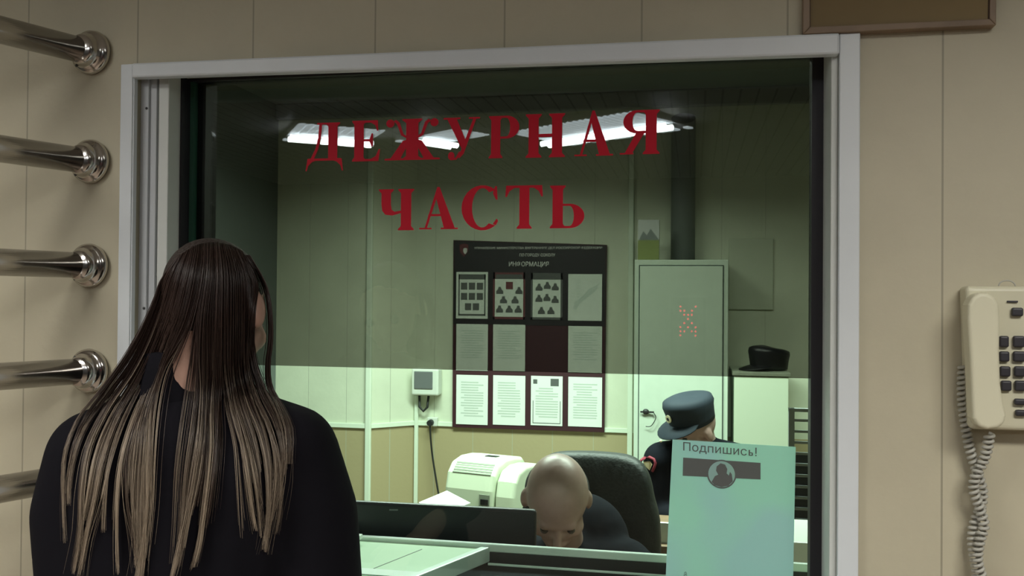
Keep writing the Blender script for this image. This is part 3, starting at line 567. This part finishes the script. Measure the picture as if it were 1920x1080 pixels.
def cap(root, o, fwd, up, s=1.0, m='capm'):
    """soft uniform cap: band, crown, pointed peak, round badge; o = centre of the head opening"""
    f = Vector(fwd).normalized(); u = Vector(up); u = (u-f*u.dot(f)).normalized(); r_ = f.cross(u); o = Vector(o)
    T = lambda x, y, z: o+(r_*x+f*y+u*z)*s
    def ring(rx, ry, z, cy=0, n=32): return [T(rx*math.cos(2*pi*i/n), cy+ry*math.sin(2*pi*i/n), z+(.012*math.sin(2*pi*i/n)*(z > .05))) for i in range(n)]
    mb = MB(); rs = [ring(.086,.104,-.02), ring(.088,.106,.0), ring(.092,.111,.035), ring(.097,.118,.068), ring(.092,.113,.088), ring(.070,.09,.098), ring(.03,.04,.101)]
    vs = [[mb.bm.verts.new(p) for p in rr] for rr in rs]
    for i in range(len(vs)-1):
        for j in range(32): fc = mb.bm.faces.new([vs[i][j], vs[i][(j+1)%32], vs[i+1][(j+1)%32], vs[i+1][j]]); fc.smooth = True
    mb.bm.faces.new(vs[-1]); mb.bm.faces.new(vs[0][::-1]); mb.build('crown', m, root)
    mb = MB(); top = []; bot = []
    n = 14
    for j in range(n+1):
        a = math.radians(20+140*j/n); L = .068*math.sin(pi*j/n)**.7
        inn = (.088*math.cos(a), .106*math.sin(a)); sc = 1+L/math.hypot(*inn)
        out = (inn[0]*sc, inn[1]*sc); dz = -.30*L
        top.append((T(inn[0]*.97, inn[1]*.97, .004), T(out[0], out[1], dz)))
    vt = [(mb.bm.verts.new(a), mb.bm.verts.new(b_)) for a, b_ in top]; vb = [(mb.bm.verts.new(a-u*.005*s), mb.bm.verts.new(b_-u*.004*s)) for a, b_ in top]
    for j in range(n):
        mb.bm.faces.new([vt[j][0], vt[j+1][0], vt[j+1][1], vt[j][1]]); mb.bm.faces.new([vb[j][0], vb[j][1], vb[j+1][1], vb[j+1][0]]); mb.bm.faces.new([vt[j][1], vt[j+1][1], vb[j+1][1], vb[j][1]])
    mb.build('peak', m, root, smooth=True)
    return T, f, u, r_
pc = W(1442, 676, cy+.12)
t = thing('uniform_cap', (pc.x, cy+.1, l2.z), 'dark uniform cap lying on the pale low cabinet', 'cap')
cap(t, (pc.x, cy+.12, l2.z+.027), (-.9, -.45, 0), (0, 0, 1), 1.0, 'blackp')
# grey tube added in place of a dark vertical band, faint notice on the wall
p, q = W(1252, 700, 3.80), W(1306, 700, 3.80)
tag(MB().tube([((p.x+q.x)/2, 3.78, l0.z+.01), ((p.x+q.x)/2, 3.78, 2.55), ((p.x+q.x)/2, 3.77, 2.62), ((p.x+q.x)/2, 3.74, 2.66)], .07, 20).box((p.x+q.x)/2-.03, (p.x+q.x)/2+.03, 3.78, 3.86, 2.1, 2.14).build('dark_upright', 'duct'), 'dark grey pipe in place of a dark band behind the grey locker', 'upright')
p, q = W(1366, 580, 3.85), W(1450, 447, 3.85)
tag(MB().box(p.x, q.x, 3.845, 3.86, p.z, q.z).build('wall_chart', 'chart', bevel=.002), 'pale blank chart on the wall above the low cabinet', 'chart')
# slatted metal rack at the right edge
t = thing('slatted_rack', R(1500, 900, 3.3)*1, 'narrow slatted metal rack by the right edge of the glass', 'rack')
a = R(1484, 765, 3.3); b_ = R(1530, 765, 3.3); zb = .0; t.location = (a.x, a.y, 0)
for s in (a, b_): MB().box(s.x-.01, s.x+.01, a.y-.01, a.y+.01, 0, a.z+.0).build('post', 'duct', t)
MB().box(a.x-.01, b_.x+.05, a.y-.012, a.y+.012, a.z-.012, a.z).build('top_rail', 'duct', t)
for k in range(1, 13): MB().box(a.x, b_.x+.05, a.y-.008, a.y+.008, a.z-.04*k-.008, a.z-.04*k).build('slat', 'duct', t)
MB().box(a.x+.005, b_.x+.04, a.y+.02, a.y+.035, .35, a.z-.17).build('back_plate', 'blackp', t)
# document trays right on the far desk
t = thing('document_tray', h(1500, 1030), 'pale document trays holding paper, beside the right window edge', 'tray')
a = R(1470, 1006, 2.32); b_ = R(1545, 1046, 2.32); t.location = (a.x, a.y, .75)
MB().box(a.x, b_.x, a.y-.05, a.y+.2, b_.z, a.z).build('upper_tray', 'elec', t, .003); MB().box(a.x-.005, b_.x, a.y-.055, a.y+.2, b_.z-.035, b_.z-.012).build('lower_tray', 'desk', t, .003)
MB().box(a.x, b_.x, a.y-.05, a.y+.2, .75, b_.z-.035).build('base', 'elec', t, .003)
# second desk and its paper
d0 = H(1246, 1010, .75)
t = thing('back_desk', (1.45, d0.y+.15, 0), 'brown desk where the capped officer works, behind the notice', 'desk')
MB().box(d0.x-.06, 1.665, d0.y-.10, d0.y+.36, .72, .75).build('desktop', 'desk', t, .003)
for x in (d0.x-.04, 1.625): MB().box(x, x+.03, d0.y-.08, d0.y+.34, 0, .72).build('side_panel', 'desk', t)
p = R(1246, 1029, 3.1); q = R(1246, 992, 3.1)
tag(MB().box(d0.x-.05, d0.x+.10, d0.y-.06, d0.y-.045, .75, .75+.07).build('white_folder', 'paper', bevel=.001), 'white folder standing on the back desk, right of the black chair', 'folder')

# ------------------------------------------------------------ black office chair
c = R(1106, 950, 2.95)
t = thing('office_chair', (c.x, c.y, 0), 'high backed black leather office chair behind the bald officer', 'chair')
zt = R(1110, 853, 2.95).z
ol = []
for k in range(40):
    a = 2*pi*k/40; x = .232*math.copysign(abs(math.cos(a))**.42, math.cos(a)); z = math.copysign(abs(math.sin(a))**.50, math.sin(a))
    ol.append((x*(1.0-.08*(z > .5)), z))
mb = MB(); zc = (zt+.47)/2; hz2 = (zt-.47)/2
layers = [(-.055,.90),(-.035,.985),(0,1.0),(.035,.985),(.06,.88)]
vs = []
for d, s in layers:
    vs.append([mb.bm.verts.new((c.x+x*s, c.y+d+.05*(x/.228)**2*-1+.04*z+.04, zc+z*hz2*(1-(1-s)*.5))) for x, z in ol])
for i in range(len(vs)-1):
    for j in range(40): f = mb.bm.faces.new([vs[i][j], vs[i][(j+1)%40], vs[i+1][(j+1)%40], vs[i+1][j]]); f.smooth = True
mb.bm.faces.new(vs[0][::-1]).smooth = True; mb.bm.faces.new(vs[-1]).smooth = True
mb.build('backrest', 'leather', t, sub=1)
MB().box(c.x-.25, c.x+.25, c.y-.46, c.y+.02, .40, .485).build('seat', 'leather', t, .035, 5)
for s in (-1, 1): MB().tube([(c.x+s*.27, c.y-.02, .48), (c.x+s*.28, c.y-.05, .66), (c.x+s*.28, c.y-.12, .69), (c.x+s*.28, c.y-.36, .69), (c.x+s*.27, c.y-.40, .60), (c.x+s*.26, c.y-.38, .46)], .018, 10).build('armrest', 'blackp', t)
MB().tube([(c.x, c.y-.22, .08), (c.x, c.y-.22, .41)], .03, 14).build('gas_lift', 'blackp', t)
for k in range(5):
    a = 2*pi*k/5+.3; e = Vector((c.x+.30*math.cos(a), c.y-.22+.30*math.sin(a), .06)); MB().tube([(c.x, c.y-.22, .09), e], [.025, .015], 10).build('leg', 'blackp', t); MB().ell(e-Vector((0,0,.032)), (.02,.028,.028), seg=12).build('castor', 'blackp', t)
CH = c

# ============================================================ PEOPLE
def frame(o, fwd, up):
    f = Vector(fwd).normalized(); u = Vector(up); u = (u-f*u.dot(f)).normalized(); r_ = f.cross(u)
    m = Matrix((r_, f, u)).transposed()
    return (lambda x, y, z: Vector(o)+m @ Vector((x, y, z))), m
def head_prims(T, m, s=1.0, neck=None, ears=True):
    e = lambda c, r: ('e', T(*[a*s for a in c]), tuple(a*s for a in r), m)
    c = lambda a, ra, b, rb: ('c', T(*[q*s for q in a]), ra*s, T(*[q*s for q in b]), rb*s)
    P = [e((0,-.008,.012),(.077,.096,.088)), e((0,.035,-.04),(.064,.056,.068)), e((0,.055,-.088),(.040,.036,.030)), c((0,.088,-.012),.009,(0,.108,-.048),.013), c((-.034,.078,.006),.013,(.034,.078,.006),.013),
         e((0,.086,-.076),(.025,.012,.010)), e((-.046,.050,-.045),(.020,.030,.022)), e((.046,.050,-.045),(.020,.030,.022))]
    if ears: P += [e((-.079,-.008,-.028),(.010,.020,.032)), e((.080,-.010,-.026),(.012,.021,.033))]
    if neck is not None: P.append(('c', T(0,-.03*s,-.05*s), .052*s, neck, .056))
    return P
def eyes(T, par, s=1.0):
    for x in (-.032, .032): MB().ell(T(x*s, .079*s, -.014*s), (.0105*s,)*3, seg=12).build('eye', 'eye', par)
def hand_prims(wrist, fwd, down, side, curl=.35):
    """palm, four fingers of unequal length and a thumb leaving the side of the palm"""
    T, m = frame(wrist, fwd, -Vector(down)); P = [('e', T(0,.045,0), (.040,.050,.014), m), ('c', T(0,-.02,0), .027, T(0,.01,0), .026)]
    for i, (x, L) in enumerate([(-.030,.062),(-.010,.072),(.010,.067),(.029,.052)]):
        x *= side; a = T(x, .085, 0); b_ = T(x*1.1, .085+L*.5, -.006-curl*.02); d = T(x*1.15, .085+L*.95, -.012-curl*.06)
        P += [('c', a, .0095, b_, .0088), ('c', b_, .0088, d, .0072)]
    P += [('c', T(-.034*side, .025, -.002), .012, T(-.060*side, .060, -.008), .0095), ('c', T(-.060*side, .060, -.008), .0095, T(-.063*side, .088, -.014), .0078)]
    return P

# ---------------- the woman at the window
Zw = 1.40
w0 = R(362, 900, Zw)
wom = thing('person', (w0.x, w0.y, 0), 'person in a black jacket seen from behind, long brown hair with blond ends', 'person')
hc = R(407, 571, 1.43)
cr = lambda x, y, z: (CM @ Vector((x, 0, -y))).to_3d()*1+Vector((0, 0, z))     # right/forward/up of the viewer's heading
hf = cr(.20, .90, 0)+Vector((0, 0, -.40))
T, m = frame(hc, hf, (-.13, 0, 1))
Sl, Sr = R(182, 856, Zw), R(543, 850, Zw)
neckb = R(352, 745, 1.40)
El, Er = R(150, 1150, Zw-.01), R(598, 1150, Zw-.01)
Wl = Vector((El.x+.10, -.17, 1.04)); Wr = Vector((Er.x-.06, -.18, 1.04))
hipc = Vector((w0.x, w0.y-.02, .95)); hr = cr(1, 0, 0).normalized(); hr.z = 0
hfw = Vector((-hr.y, hr.x, 0))
HL, HR = hipc-hr*.09, hipc+hr*.09; KL, KR = HL+Vector((0,0,-.45))+hfw*.02, HR+Vector((0,0,-.45))+hfw*.02; AL, AR = KL+Vector((0,0,-.42))-hfw*.03, KR+Vector((0,0,-.42))-hfw*.03
prims = head_prims(T, m, .93, neckb)
prims += [('c', neckb, .055, R(362,900,1.43), .07), ('c', R(362,900,1.43), .07, hipc+hfw*.02, .08), ('c', neckb-Vector((0,0,.06)), .04, Sl, .045), ('c', neckb-Vector((0,0,.06)), .04, Sr, .045), ('c', Sl, .045, El, .037), ('c', Sr, .045, Er, .037), ('c', El, .037, Wl, .025), ('c', Er, .037, Wr, .025), ('c', HL, .08, KL, .05), ('c', HR, .08, KR, .05), ('c', KL, .05, AL, .036), ('c', KR, .05, AR, .036)]
prims += hand_prims(Wl, hfw, (0,0,-1), -1) + hand_prims(Wr, hfw, (0,0,-1), 1)
body = blob('body', prims, 'skin', wom, .0055, 5)
eyes(T, wom)
J = [('c', R(180,856,Zw), .074, R(148,960,Zw), .070), ('c', R(148,960,Zw), .070, El, .060), ('c', El, .060, Wl-Vector((0,.05,0)), .036),
     ('c', R(545,848,Zw), .074, R(586,960,Zw), .070), ('c', R(586,960,Zw), .070, R(608,1150,Zw-.01), .062), ('c', R(608,1150,Zw-.01), .060, Wr-Vector((0,.05,0)), .036),
     ('c', R(340,790,1.43), .075, R(190,860,1.41), .080), ('c', R(372,790,1.43), .075, R(535,852,1.41), .080),
     ('c', R(270,905,1.42), .125, R(285,1250,1.42), .120), ('c', R(455,905,1.42), .125, R(442,1250,1.42), .120), ('c', R(362,850,1.41), .115, R(362,1250,1.40), .125), ('c', HL+Vector((0,0,.05)), .125, HL-Vector((0,0,.10)), .125), ('c', HR+Vector((0,0,.05)), .125, HR-Vector((0,0,.10)), .125),
     ('c', R(350,742,1.415), .062, R(358,800,1.43), .085)]
jacket = blob('jacket', J, 'jacket', wom, .009, 8)
# stand collar
mb = MB(); cc0 = R(346, 700, 1.40); ringv = []
for z, rx, ry in ((-.045,.070,.060),(.0,.063,.056),(.028,.061,.054),(.030,.055,.048),(-.02,.052,.046)):
    ringv.append([mb.bm.verts.new(cc0+hr*rx*math.cos(2*pi*k/36)+hfw*ry*math.sin(2*pi*k/36)+Vector((0,0,z-.006*math.sin(2*pi*k/36)))) for k in range(36)])
for i in range(len(ringv)-1):
    for j in range(36): f = mb.bm.faces.new([ringv[i][j], ringv[i][(j+1)%36], ringv[i+1][(j+1)%36], ringv[i+1][j]]); f.smooth = True
mb.build('collar', 'jacket', wom)
blob('trousers', [('c', HL, .105, KL, .075), ('c', HR, .105, KR, .075), ('c', KL, .075, AL+Vector((0,0,.03)), .065), ('c', KR, .075, AR+Vector((0,0,.03)), .065), ('c', HL+Vector((0,0,.06)), .10, HR+Vector((0,0,.06)), .10)], 'trousers', wom, .012, 5)
for a in (AL, AR): blob('shoe', [('c', Vector((a.x, a.y, .045))-hfw*.03, .042, Vector((a.x, a.y, .035))+hfw*.14, .034)], 'shoe', wom, .008, 3)
# hair: base volume over the skull, then combed strands
hcap = blob('hair_base', [('e', T(0,-.014,.018), (.0735,.090,.082), m), ('e', T(-.004,-.036,-.026), (.062,.050,.062), m)], 'haircap', wom, .007, 4)
def bvh(o):
    me = o.data; mw = Matrix.Identity(4)
    return BVHTree.FromPolygons([v.co.copy() for v in me.vertices], [p.vertices[:] for p in me.polygons])
trees = [bvh(o) for o in (hcap, jacket)] + [bvh(body)]
GUI = [
 [(328,487),(301,526),(289,560),(262,620),(232,672),(192,728),(148,780),(118,850),(113,930),(114,1015)],
 [(338,478),(316,517),(302,568),(276,640),(244,702),(200,764),(165,836),(152,920),(150,1000),(136,1076)],
 [(352,469),(334,512),(318,580),(292,652),(262,718),(226,786),(200,862),(180,950),(160,1020),(150,1085)],
 [(361,463),(350,510),(332,588),(308,652),(286,714),(258,786),(238,862),(238,940),(250,1010),(258,1075)],
 [(370,459),(362,508),(345,592),(320,652),(298,706),(272,784),(262,866),(258,946),(258,1030),(250,1090)],
 [(379,456),(374,510),(356,592),(330,650),(300,696),(284,764),(278,856),(276,950),(268,1040),(262,1092)],
 [(388,455),(386,512),(374,592),(370,664),(374,726),(368,804),(356,884),(346,960),(334,1030),(322,1084)],
 [(397,454),(396,512),(386,602),(384,682),(382,744),(378,824),(368,900),(352,980),(338,1046),(326,1090)],
 [(407,454),(410,512),(408,602),(404,692),(400,762),(404,832),(398,920),(388,1000),(374,1056)],
 [(418,456),(428,512),(428,602),(428,692),(438,762),(454,826),(464,882),(474,950),(482,996)],
 [(430,459),(446,515),(448,602),(446,692),(460,754),(484,814),(498,880),(502,960),(494,1030)],
 [(442,464),(464,520),(466,602),(466,690),(484,750),(508,802),(522,872),(516,950),(500,1040)],
 [(454,471),(482,530),(476,585),(474,650),(490,712),(516,758),(534,820),(533,900),(518,975)],
]
FRONT = [(464,478),(492,525),(503,562),(507,600),(507,640),(502,684),(506,726),(526,762),(544,806),(541,870)]
def catmull(pts, n):
    out = smoothpath(pts, 8); idx = [i*(len(out)-1)/(n-1) for i in range(n)]
    return [tuple(out[int(i)][k]*(1-(i-int(i)))+out[min(int(i)+1, len(out)-1)][k]*(i-int(i)) for k in range(2)) for i in idx]
NP = 26
G = [catmull(g, NP) for g in GUI]; FR = catmull(FRONT, NP)
def depth(px, py):
    d = ray(px, py); L = d.length; best = None
    for tr in trees:
        hit = tr.ray_cast(CAM, d.normalized())
        if hit[0] is not None:
            z = hit[3]/L
            if best is None or z < best: best = z
    return best
hv, hfc, hcol = [], [], []
def strand(path, off, rad, tone, blond):
    zs = [depth(px, py) for px, py in path]
    zs = [z if z is not None and z < 1.62 else None for z in zs]
    known = [z for z in zs if z is not None]
    if not known: return
    last = None
    for i in range(len(zs)):
        if zs[i] is None:
            nxt = next((zs[j] for j in range(i+1, len(zs)) if zs[j] is not None), None)
            zs[i] = last if nxt is None else (nxt if last is None else last*.6+nxt*.4)
        last = zs[i]
    for _ in range(3):
        zs = [zs[0]]+[min(zs[i], (zs[i-1]+zs[i]*2+zs[i+1])/4) for i in range(1, len(zs)-1)]+[zs[-1]]
    pts = [R(px, py, z-off-.004) for (px, py), z in zip(path, zs)]
    base = len(hv); k = len(pts)
    rt = CM @ Vector((1,0,0)); bk = CM @ Vector((0,0,1))
    for i, p in enumerate(pts):
        r_ = rad*(1-.85*(i/(k-1))**2)
        py = path[i][1]; g = min(1, max(0, (py-665-blond*60)/240)); g = g*g*(3-2*g)*tone
        dk = (.034, .0185, .0145); bl = (.40, .318, .232)
        col = [(dk[q]*(.7+.6*abs(tone-.5)))*(1-g)+bl[q]*g for q in range(3)]
        for a in (0, 2*pi/3, 4*pi/3):
            hv.append(p+rt*r_*math.cos(a+.5)+bk*r_*math.sin(a+.5)); hcol.append((*col, 1))
    for i in range(k-1):
        for j in range(3):
            hfc.append((base+i*3+j, base+i*3+(j+1)%3, base+(i+1)*3+(j+1)%3, base+(i+1)*3+j))
rs = random.Random(3)
PAIRS = [(0,1,300),(1,2,380),(2,3,300),(3,4,330),(4,5,300),(5,6,230),(6,7,330),(7,8,260),(8,9,230),(9,10,260),(10,11,360),(11,12,360)]
for a, b_, n in PAIRS:
    nc = {(5,6):2, (8,9):2}.get((a, b_), 4)
    clumps = [((i+rs.random())/nc, rs.choice([.05,.3,.5,.8,1.0,1.0]), rs.choice([1,1,.95,.86,.76]), rs.gauss(0,6), rs.random()*6.28) for i in range(nc)]
    if nc == 2: clumps = [(0,)+clumps[0][1:], (1,)+clumps[1][1:]]
    for _ in range(int(n*.8)):
        u0 = rs.random()
        cl, tone, Lc, sw, sp = min(clumps, key=lambda c_: abs(c_[0]-u0)+rs.random()*.10)
        ph = rs.random()*6.28; am = rs.gauss(0, 2.0); jit = rs.gauss(0, 1.5); Lc *= 1-.22*rs.random()**1.6; path = []
        free = rs.random() < .14
        for i in range(NP):
            s = i/(NP-1)*Lc; fi = s*(NP-1); i0 = int(fi); i1 = min(i0+1, NP-1); fr = fi-i0
            A_ = [G[a][i0][k]*(1-fr)+G[a][i1][k]*fr for k in (0,1)]; B_ = [G[b_][i0][k]*(1-fr)+G[b_][i1][k]*fr for k in (0,1)]
            k1 = min(.97, max(0, (s-.26)/.45)**.8)
            if (a, b_) == (5,6): k1 = min(1, max(0, (s-.17)/.16))
            if (a, b_) == (8,9): k1 = min(1, max(0, (s-.35)/.3))
            if free: k1 *= .4
            u = u0*(1-k1)+cl*k1
            w_ = 1-.55*max(0, s-.4)
            px = A_[0]*(1-u)+B_[0]*u+(am*math.sin(s*5+ph)*s*1.5+jit*(.4+s))*w_+sw*math.sin(s*7+sp)*s; py = A_[1]*(1-u)+B_[1]*u
            path.append((px, py))
        strand(path, abs(rs.gauss(0, .0045)), rs.uniform(.0005, .0010), min(1, max(.03, tone+rs.gauss(0,.2))), rs.gauss(.6, .9))
for _ in range(70):
    j1 = rs.gauss(0, 2.5); j2 = rs.gauss(0, 5); ph = rs.random()*6
    strand([(x+j1+j2*(i/NP)**1.5, y) for i, (x, y) in enumerate(FR)], abs(rs.gauss(0,.004)), rs.uniform(.0005,.0009), rs.choice([.1,.3,.6,.9]), rs.gauss(.8,.6))
for _ in range(46):   # loose flyaway hairs
    g = rs.choice(G); dx = rs.uniform(-14, 14); ph = rs.random()*6; am = rs.uniform(2, 9)
    strand([(x+dx*(i/NP)+am*math.sin(i*.25+ph)*(i/NP), y) for i, (x, y) in enumerate(g)], rs.uniform(.004, .014), .0005, rs.random(), 0)
me = bpy.data.meshes.new('hair'); me.from_pydata(hv, [], hfc); me.materials.append(M['hair'])
ca = me.color_attributes.new('dye', 'FLOAT_COLOR', 'POINT'); ca.data.foreach_set('color', np.array(hcol, dtype=np.float32).ravel())
me.polygons.foreach_set('use_smooth', [True]*len(me.polygons))
ho = bpy.data.objects.new('hair', me); C.objects.link(ho); ho.parent = wom; ho.matrix_parent_inverse = Matrix.Translation(wom.location).inverted()

# ---------------- bald officer at the monitor
Z1 = 2.36
o0 = R(1050, 1100, 2.62)
off = thing('person', (o0.x, o0.y, 0), 'bald person in a dark uniform bent forward over the desk, beside the monitor', 'person')
hc = R(1045, 932, Z1); toc = -cr(0, 1, 0); hf = Vector((toc.x-.02, toc.y, -1.15))
T, m = frame(hc, hf, (0, 0, 1))
nb = R(1058, 1020, 2.56); SL, SR = R(1172, 1062, 2.60), R(935, 1062, 2.60)
pel = Vector((CH.x, CH.y-.26, .655)); d1 = Vector((toc.x, toc.y, 0)).normalized(); sd = Vector((-d1.y, d1.x, 0))
EL, ER = SL+Vector((.06,-.04,-.24)), SR+Vector((-.06,-.04,-.24)); HLn, HRn = Vector((1.04, yF+.37, .80)), Vector((.84, yF+.37, .80))
EL.z = ER.z = .82
K1, K2 = pel+d1*.42+sd*.12, pel+d1*.42-sd*.12; K1.z = K2.z = .55; F1 = Vector((K1.x, K1.y, .09)); F2 = Vector((K2.x, K2.y, .09))
prims = head_prims(T, m, 1.06, nb)+[('c', nb, .055, pel+Vector((0,0,.2)), .11), ('c', pel+Vector((0,0,.2)), .11, pel, .12), ('c', nb-Vector((0,0,.04)), .05, SL, .05), ('c', nb-Vector((0,0,.04)), .05, SR, .05), ('c', SL, .05, EL, .042), ('c', SR, .05, ER, .042), ('c', EL, .042, HLn, .028), ('c', ER, .042, HRn, .028), ('c', pel+sd*.09, .085, K1, .058), ('c', pel-sd*.09, .085, K2, .058), ('c', K1, .055, F1, .04), ('c', K2, .055, F2, .04)]
prims += hand_prims(HLn, (-.1,-1,0), (0,0,-1), 1)+hand_prims(HRn, (.1,-1,0), (0,0,-1), -1)
blob('body', prims, 'skin2', off, .0065, 6); eyes(T, off, 1.06)
blob('short_hair', [('e', T(0,-.030,-.010), (.0865,.085,.066), m)], 'stub', off, .006, 3)
UJ = [('c', nb-Vector((0,0,.03)), .075, pel+Vector((0,0,.22)), .15), ('c', pel+Vector((0,0,.22)), .15, pel+Vector((0,0,.06)), .15), ('c', nb-Vector((0,0,.05)), .075, SL, .082), ('c', nb-Vector((0,0,.05)), .075, SR, .082), ('c', SL, .080, EL, .065), ('c', SR, .080, ER, .065), ('c', EL, .062, HLn-Vector((0,-.04,0)), .045), ('c', ER, .062, HRn-Vector((0,-.04,0)), .045)]
blob('uniform_jacket', UJ, 'uniform', off, .010, 7)
blob('trousers', [('c', pel+sd*.08, .115, K1, .085), ('c', pel-sd*.08, .115, K2, .085), ('c', K1, .08, F1+Vector((0,0,.03)), .065), ('c', K2, .08, F2+Vector((0,0,.03)), .065)], 'trousers', off, .012, 5)
for a in (F1, F2): blob('shoe', [('c', Vector((a.x, a.y, .045))-d1*.03, .044, Vector((a.x, a.y, .037))+d1*.16, .036)], 'shoe', off, .008, 3)
p = R(1150, 1040, 2.50); MB().ell(p, (.010, .004, .007), seg=12).build('collar_pin', 'gold', off)

# ---------------- capped officer by the locker
Z2 = 3.9
o0 = R(1315, 900, Z2)
of2 = thing('person', (o0.x, o0.y, 0), 'person in a dark uniform and peaked cap, head bowed before the grey locker', 'person')
hc = R(1300, 800, Z2); hf = cr(-.87, -.46, 0)+Vector((0,0,-.36))
T, m = frame(hc, hf, (.10, 0, 1))
nb = R(1322, 838, 3.94); SL, SR = R(1242, 864, 3.90), R(1398, 868, 3.98)
pel = Vector((nb.x, nb.y+.05, .585)); EL = SL+Vector((-.02,-.01,-.23)); ER = SR+Vector((.03,-.03,-.23)); ydk = d0.y+.36
HLn = Vector((EL.x+.10, ydk+.13, .70)); HRn = Vector((ER.x-.10, ydk+.13, .70)); d1 = Vector((0,-1,0)); sd = Vector((1,0,0))
K1, K2 = pel+d1*.42+sd*.095, pel+d1*.42-sd*.075; K1.z = K2.z = .54; F1 = Vector((K1.x, K1.y, .09)); F2 = Vector((K2.x, K2.y, .09))
prims = head_prims(T, m, 1.05, nb)+[('c', nb, .055, pel+Vector((0,0,.2)), .11), ('c', pel+Vector((0,0,.2)), .11, pel, .12), ('c', nb-Vector((0,0,.04)), .05, SL, .05), ('c', nb-Vector((0,0,.04)), .05, SR, .05), ('c', SL, .05, EL, .042), ('c', SR, .05, ER, .042), ('c', EL, .042, HLn, .028), ('c', ER, .042, HRn, .028), ('c', pel+sd*.09, .085, K1, .058), ('c', pel-sd*.09, .085, K2, .058), ('c', K1, .055, F1, .04), ('c', K2, .055, F2, .04)]
prims += hand_prims(HLn, (1,-.2,0), (0,0,-1), 1)+hand_prims(HRn, (-1,-.2,0), (0,0,-1), -1)
blob('body', prims, 'skin2', of2, .0065, 6); eyes(T, of2, 1.05)
UJ = [('c', nb-Vector((0,0,.02)), .080, pel+Vector((0,0,.22)), .16), ('c', pel+Vector((0,0,.22)), .15, pel+Vector((0,0,.06)), .15), ('c', nb-Vector((0,0,.03)), .078, SL, .084), ('c', nb-Vector((0,0,.03)), .078, SR, .080), ('c', SL, .080, EL, .068), ('c', SR, .080, ER, .068), ('c', EL, .062, HLn+Vector((0,.04,0)), .045), ('c', ER, .062, HRn+Vector((0,.04,0)), .045)]
uj = blob('uniform_jacket', UJ, 'uniform', of2, .010, 7)
blob('trousers', [('c', pel+sd*.08, .115, K1, .085), ('c', pel-sd*.08, .115, K2, .085), ('c', K1, .08, F1+Vector((0,0,.03)), .065), ('c', K2, .08, F2+Vector((0,0,.03)), .065)], 'trousers', of2, .012, 5)
for a in (F1, F2): blob('shoe', [('c', Vector((a.x, a.y, .045))-d1*.03, .044, Vector((a.x, a.y, .037))+d1*.16, .036)], 'shoe', of2, .008, 3)
capT, cf, cu, crr = cap(of2, T(0, -.004, .042), hf, (.10, 0, 1), 1.0)
bc = capT(0, .1175, .045); n = (cf+cu*.1).normalized()
MB().tube([bc-n*.002, bc+n*.004], .017, 20).build('cap_badge', 'badge', of2); MB().tube([bc+n*.003, bc+n*.0065], .007, 14).build('badge_centre', 'capm', of2)
tr = bvh(uj)
def on_jacket(px, py):
    d = ray(px, py).normalized(); hit = tr.ray_cast(CAM, d); return (hit[0]-d*.004, hit[1]) if hit[0] is not None else (R(px, py, 3.8), -d)
pts = [on_jacket(px, py)[0] for px, py in [(1200,868),(1203,862),(1209,858),(1218,857),(1226,861),(1229,868),(1227,876),(1223,884)]]
MB().tube(pts, .006, 8).build('patch_border', 'redp', of2)
pq = [on_jacket(px, py)[0] for px, py in [(1206,866),(1219,865),(1223,871),(1218,882),(1209,874)]]
MB().prism(pq, ray(1215, 870).normalized()*-.003).build('sleeve_patch', 'badge', of2)
p = on_jacket(1239, 827)[0]; MB().ell(p, (.006,.006,.006), seg=10).build('shoulder_star', 'badge', of2)
t = thing('stool', (pel.x, pel.y, 0), 'black padded stool under the capped officer', 'stool')
MB().tube([(pel.x, pel.y, .38), (pel.x, pel.y, .44)], .20, 28).build('seat', 'leather', t, .01)
for k in range(4):
    a = pi/4+k*pi/2; MB().tube([(pel.x+.12*math.cos(a), pel.y+.12*math.sin(a), .38), (pel.x+.18*math.cos(a), pel.y+.18*math.sin(a), 0)], .014, 10).build('leg', 'blackp', t)
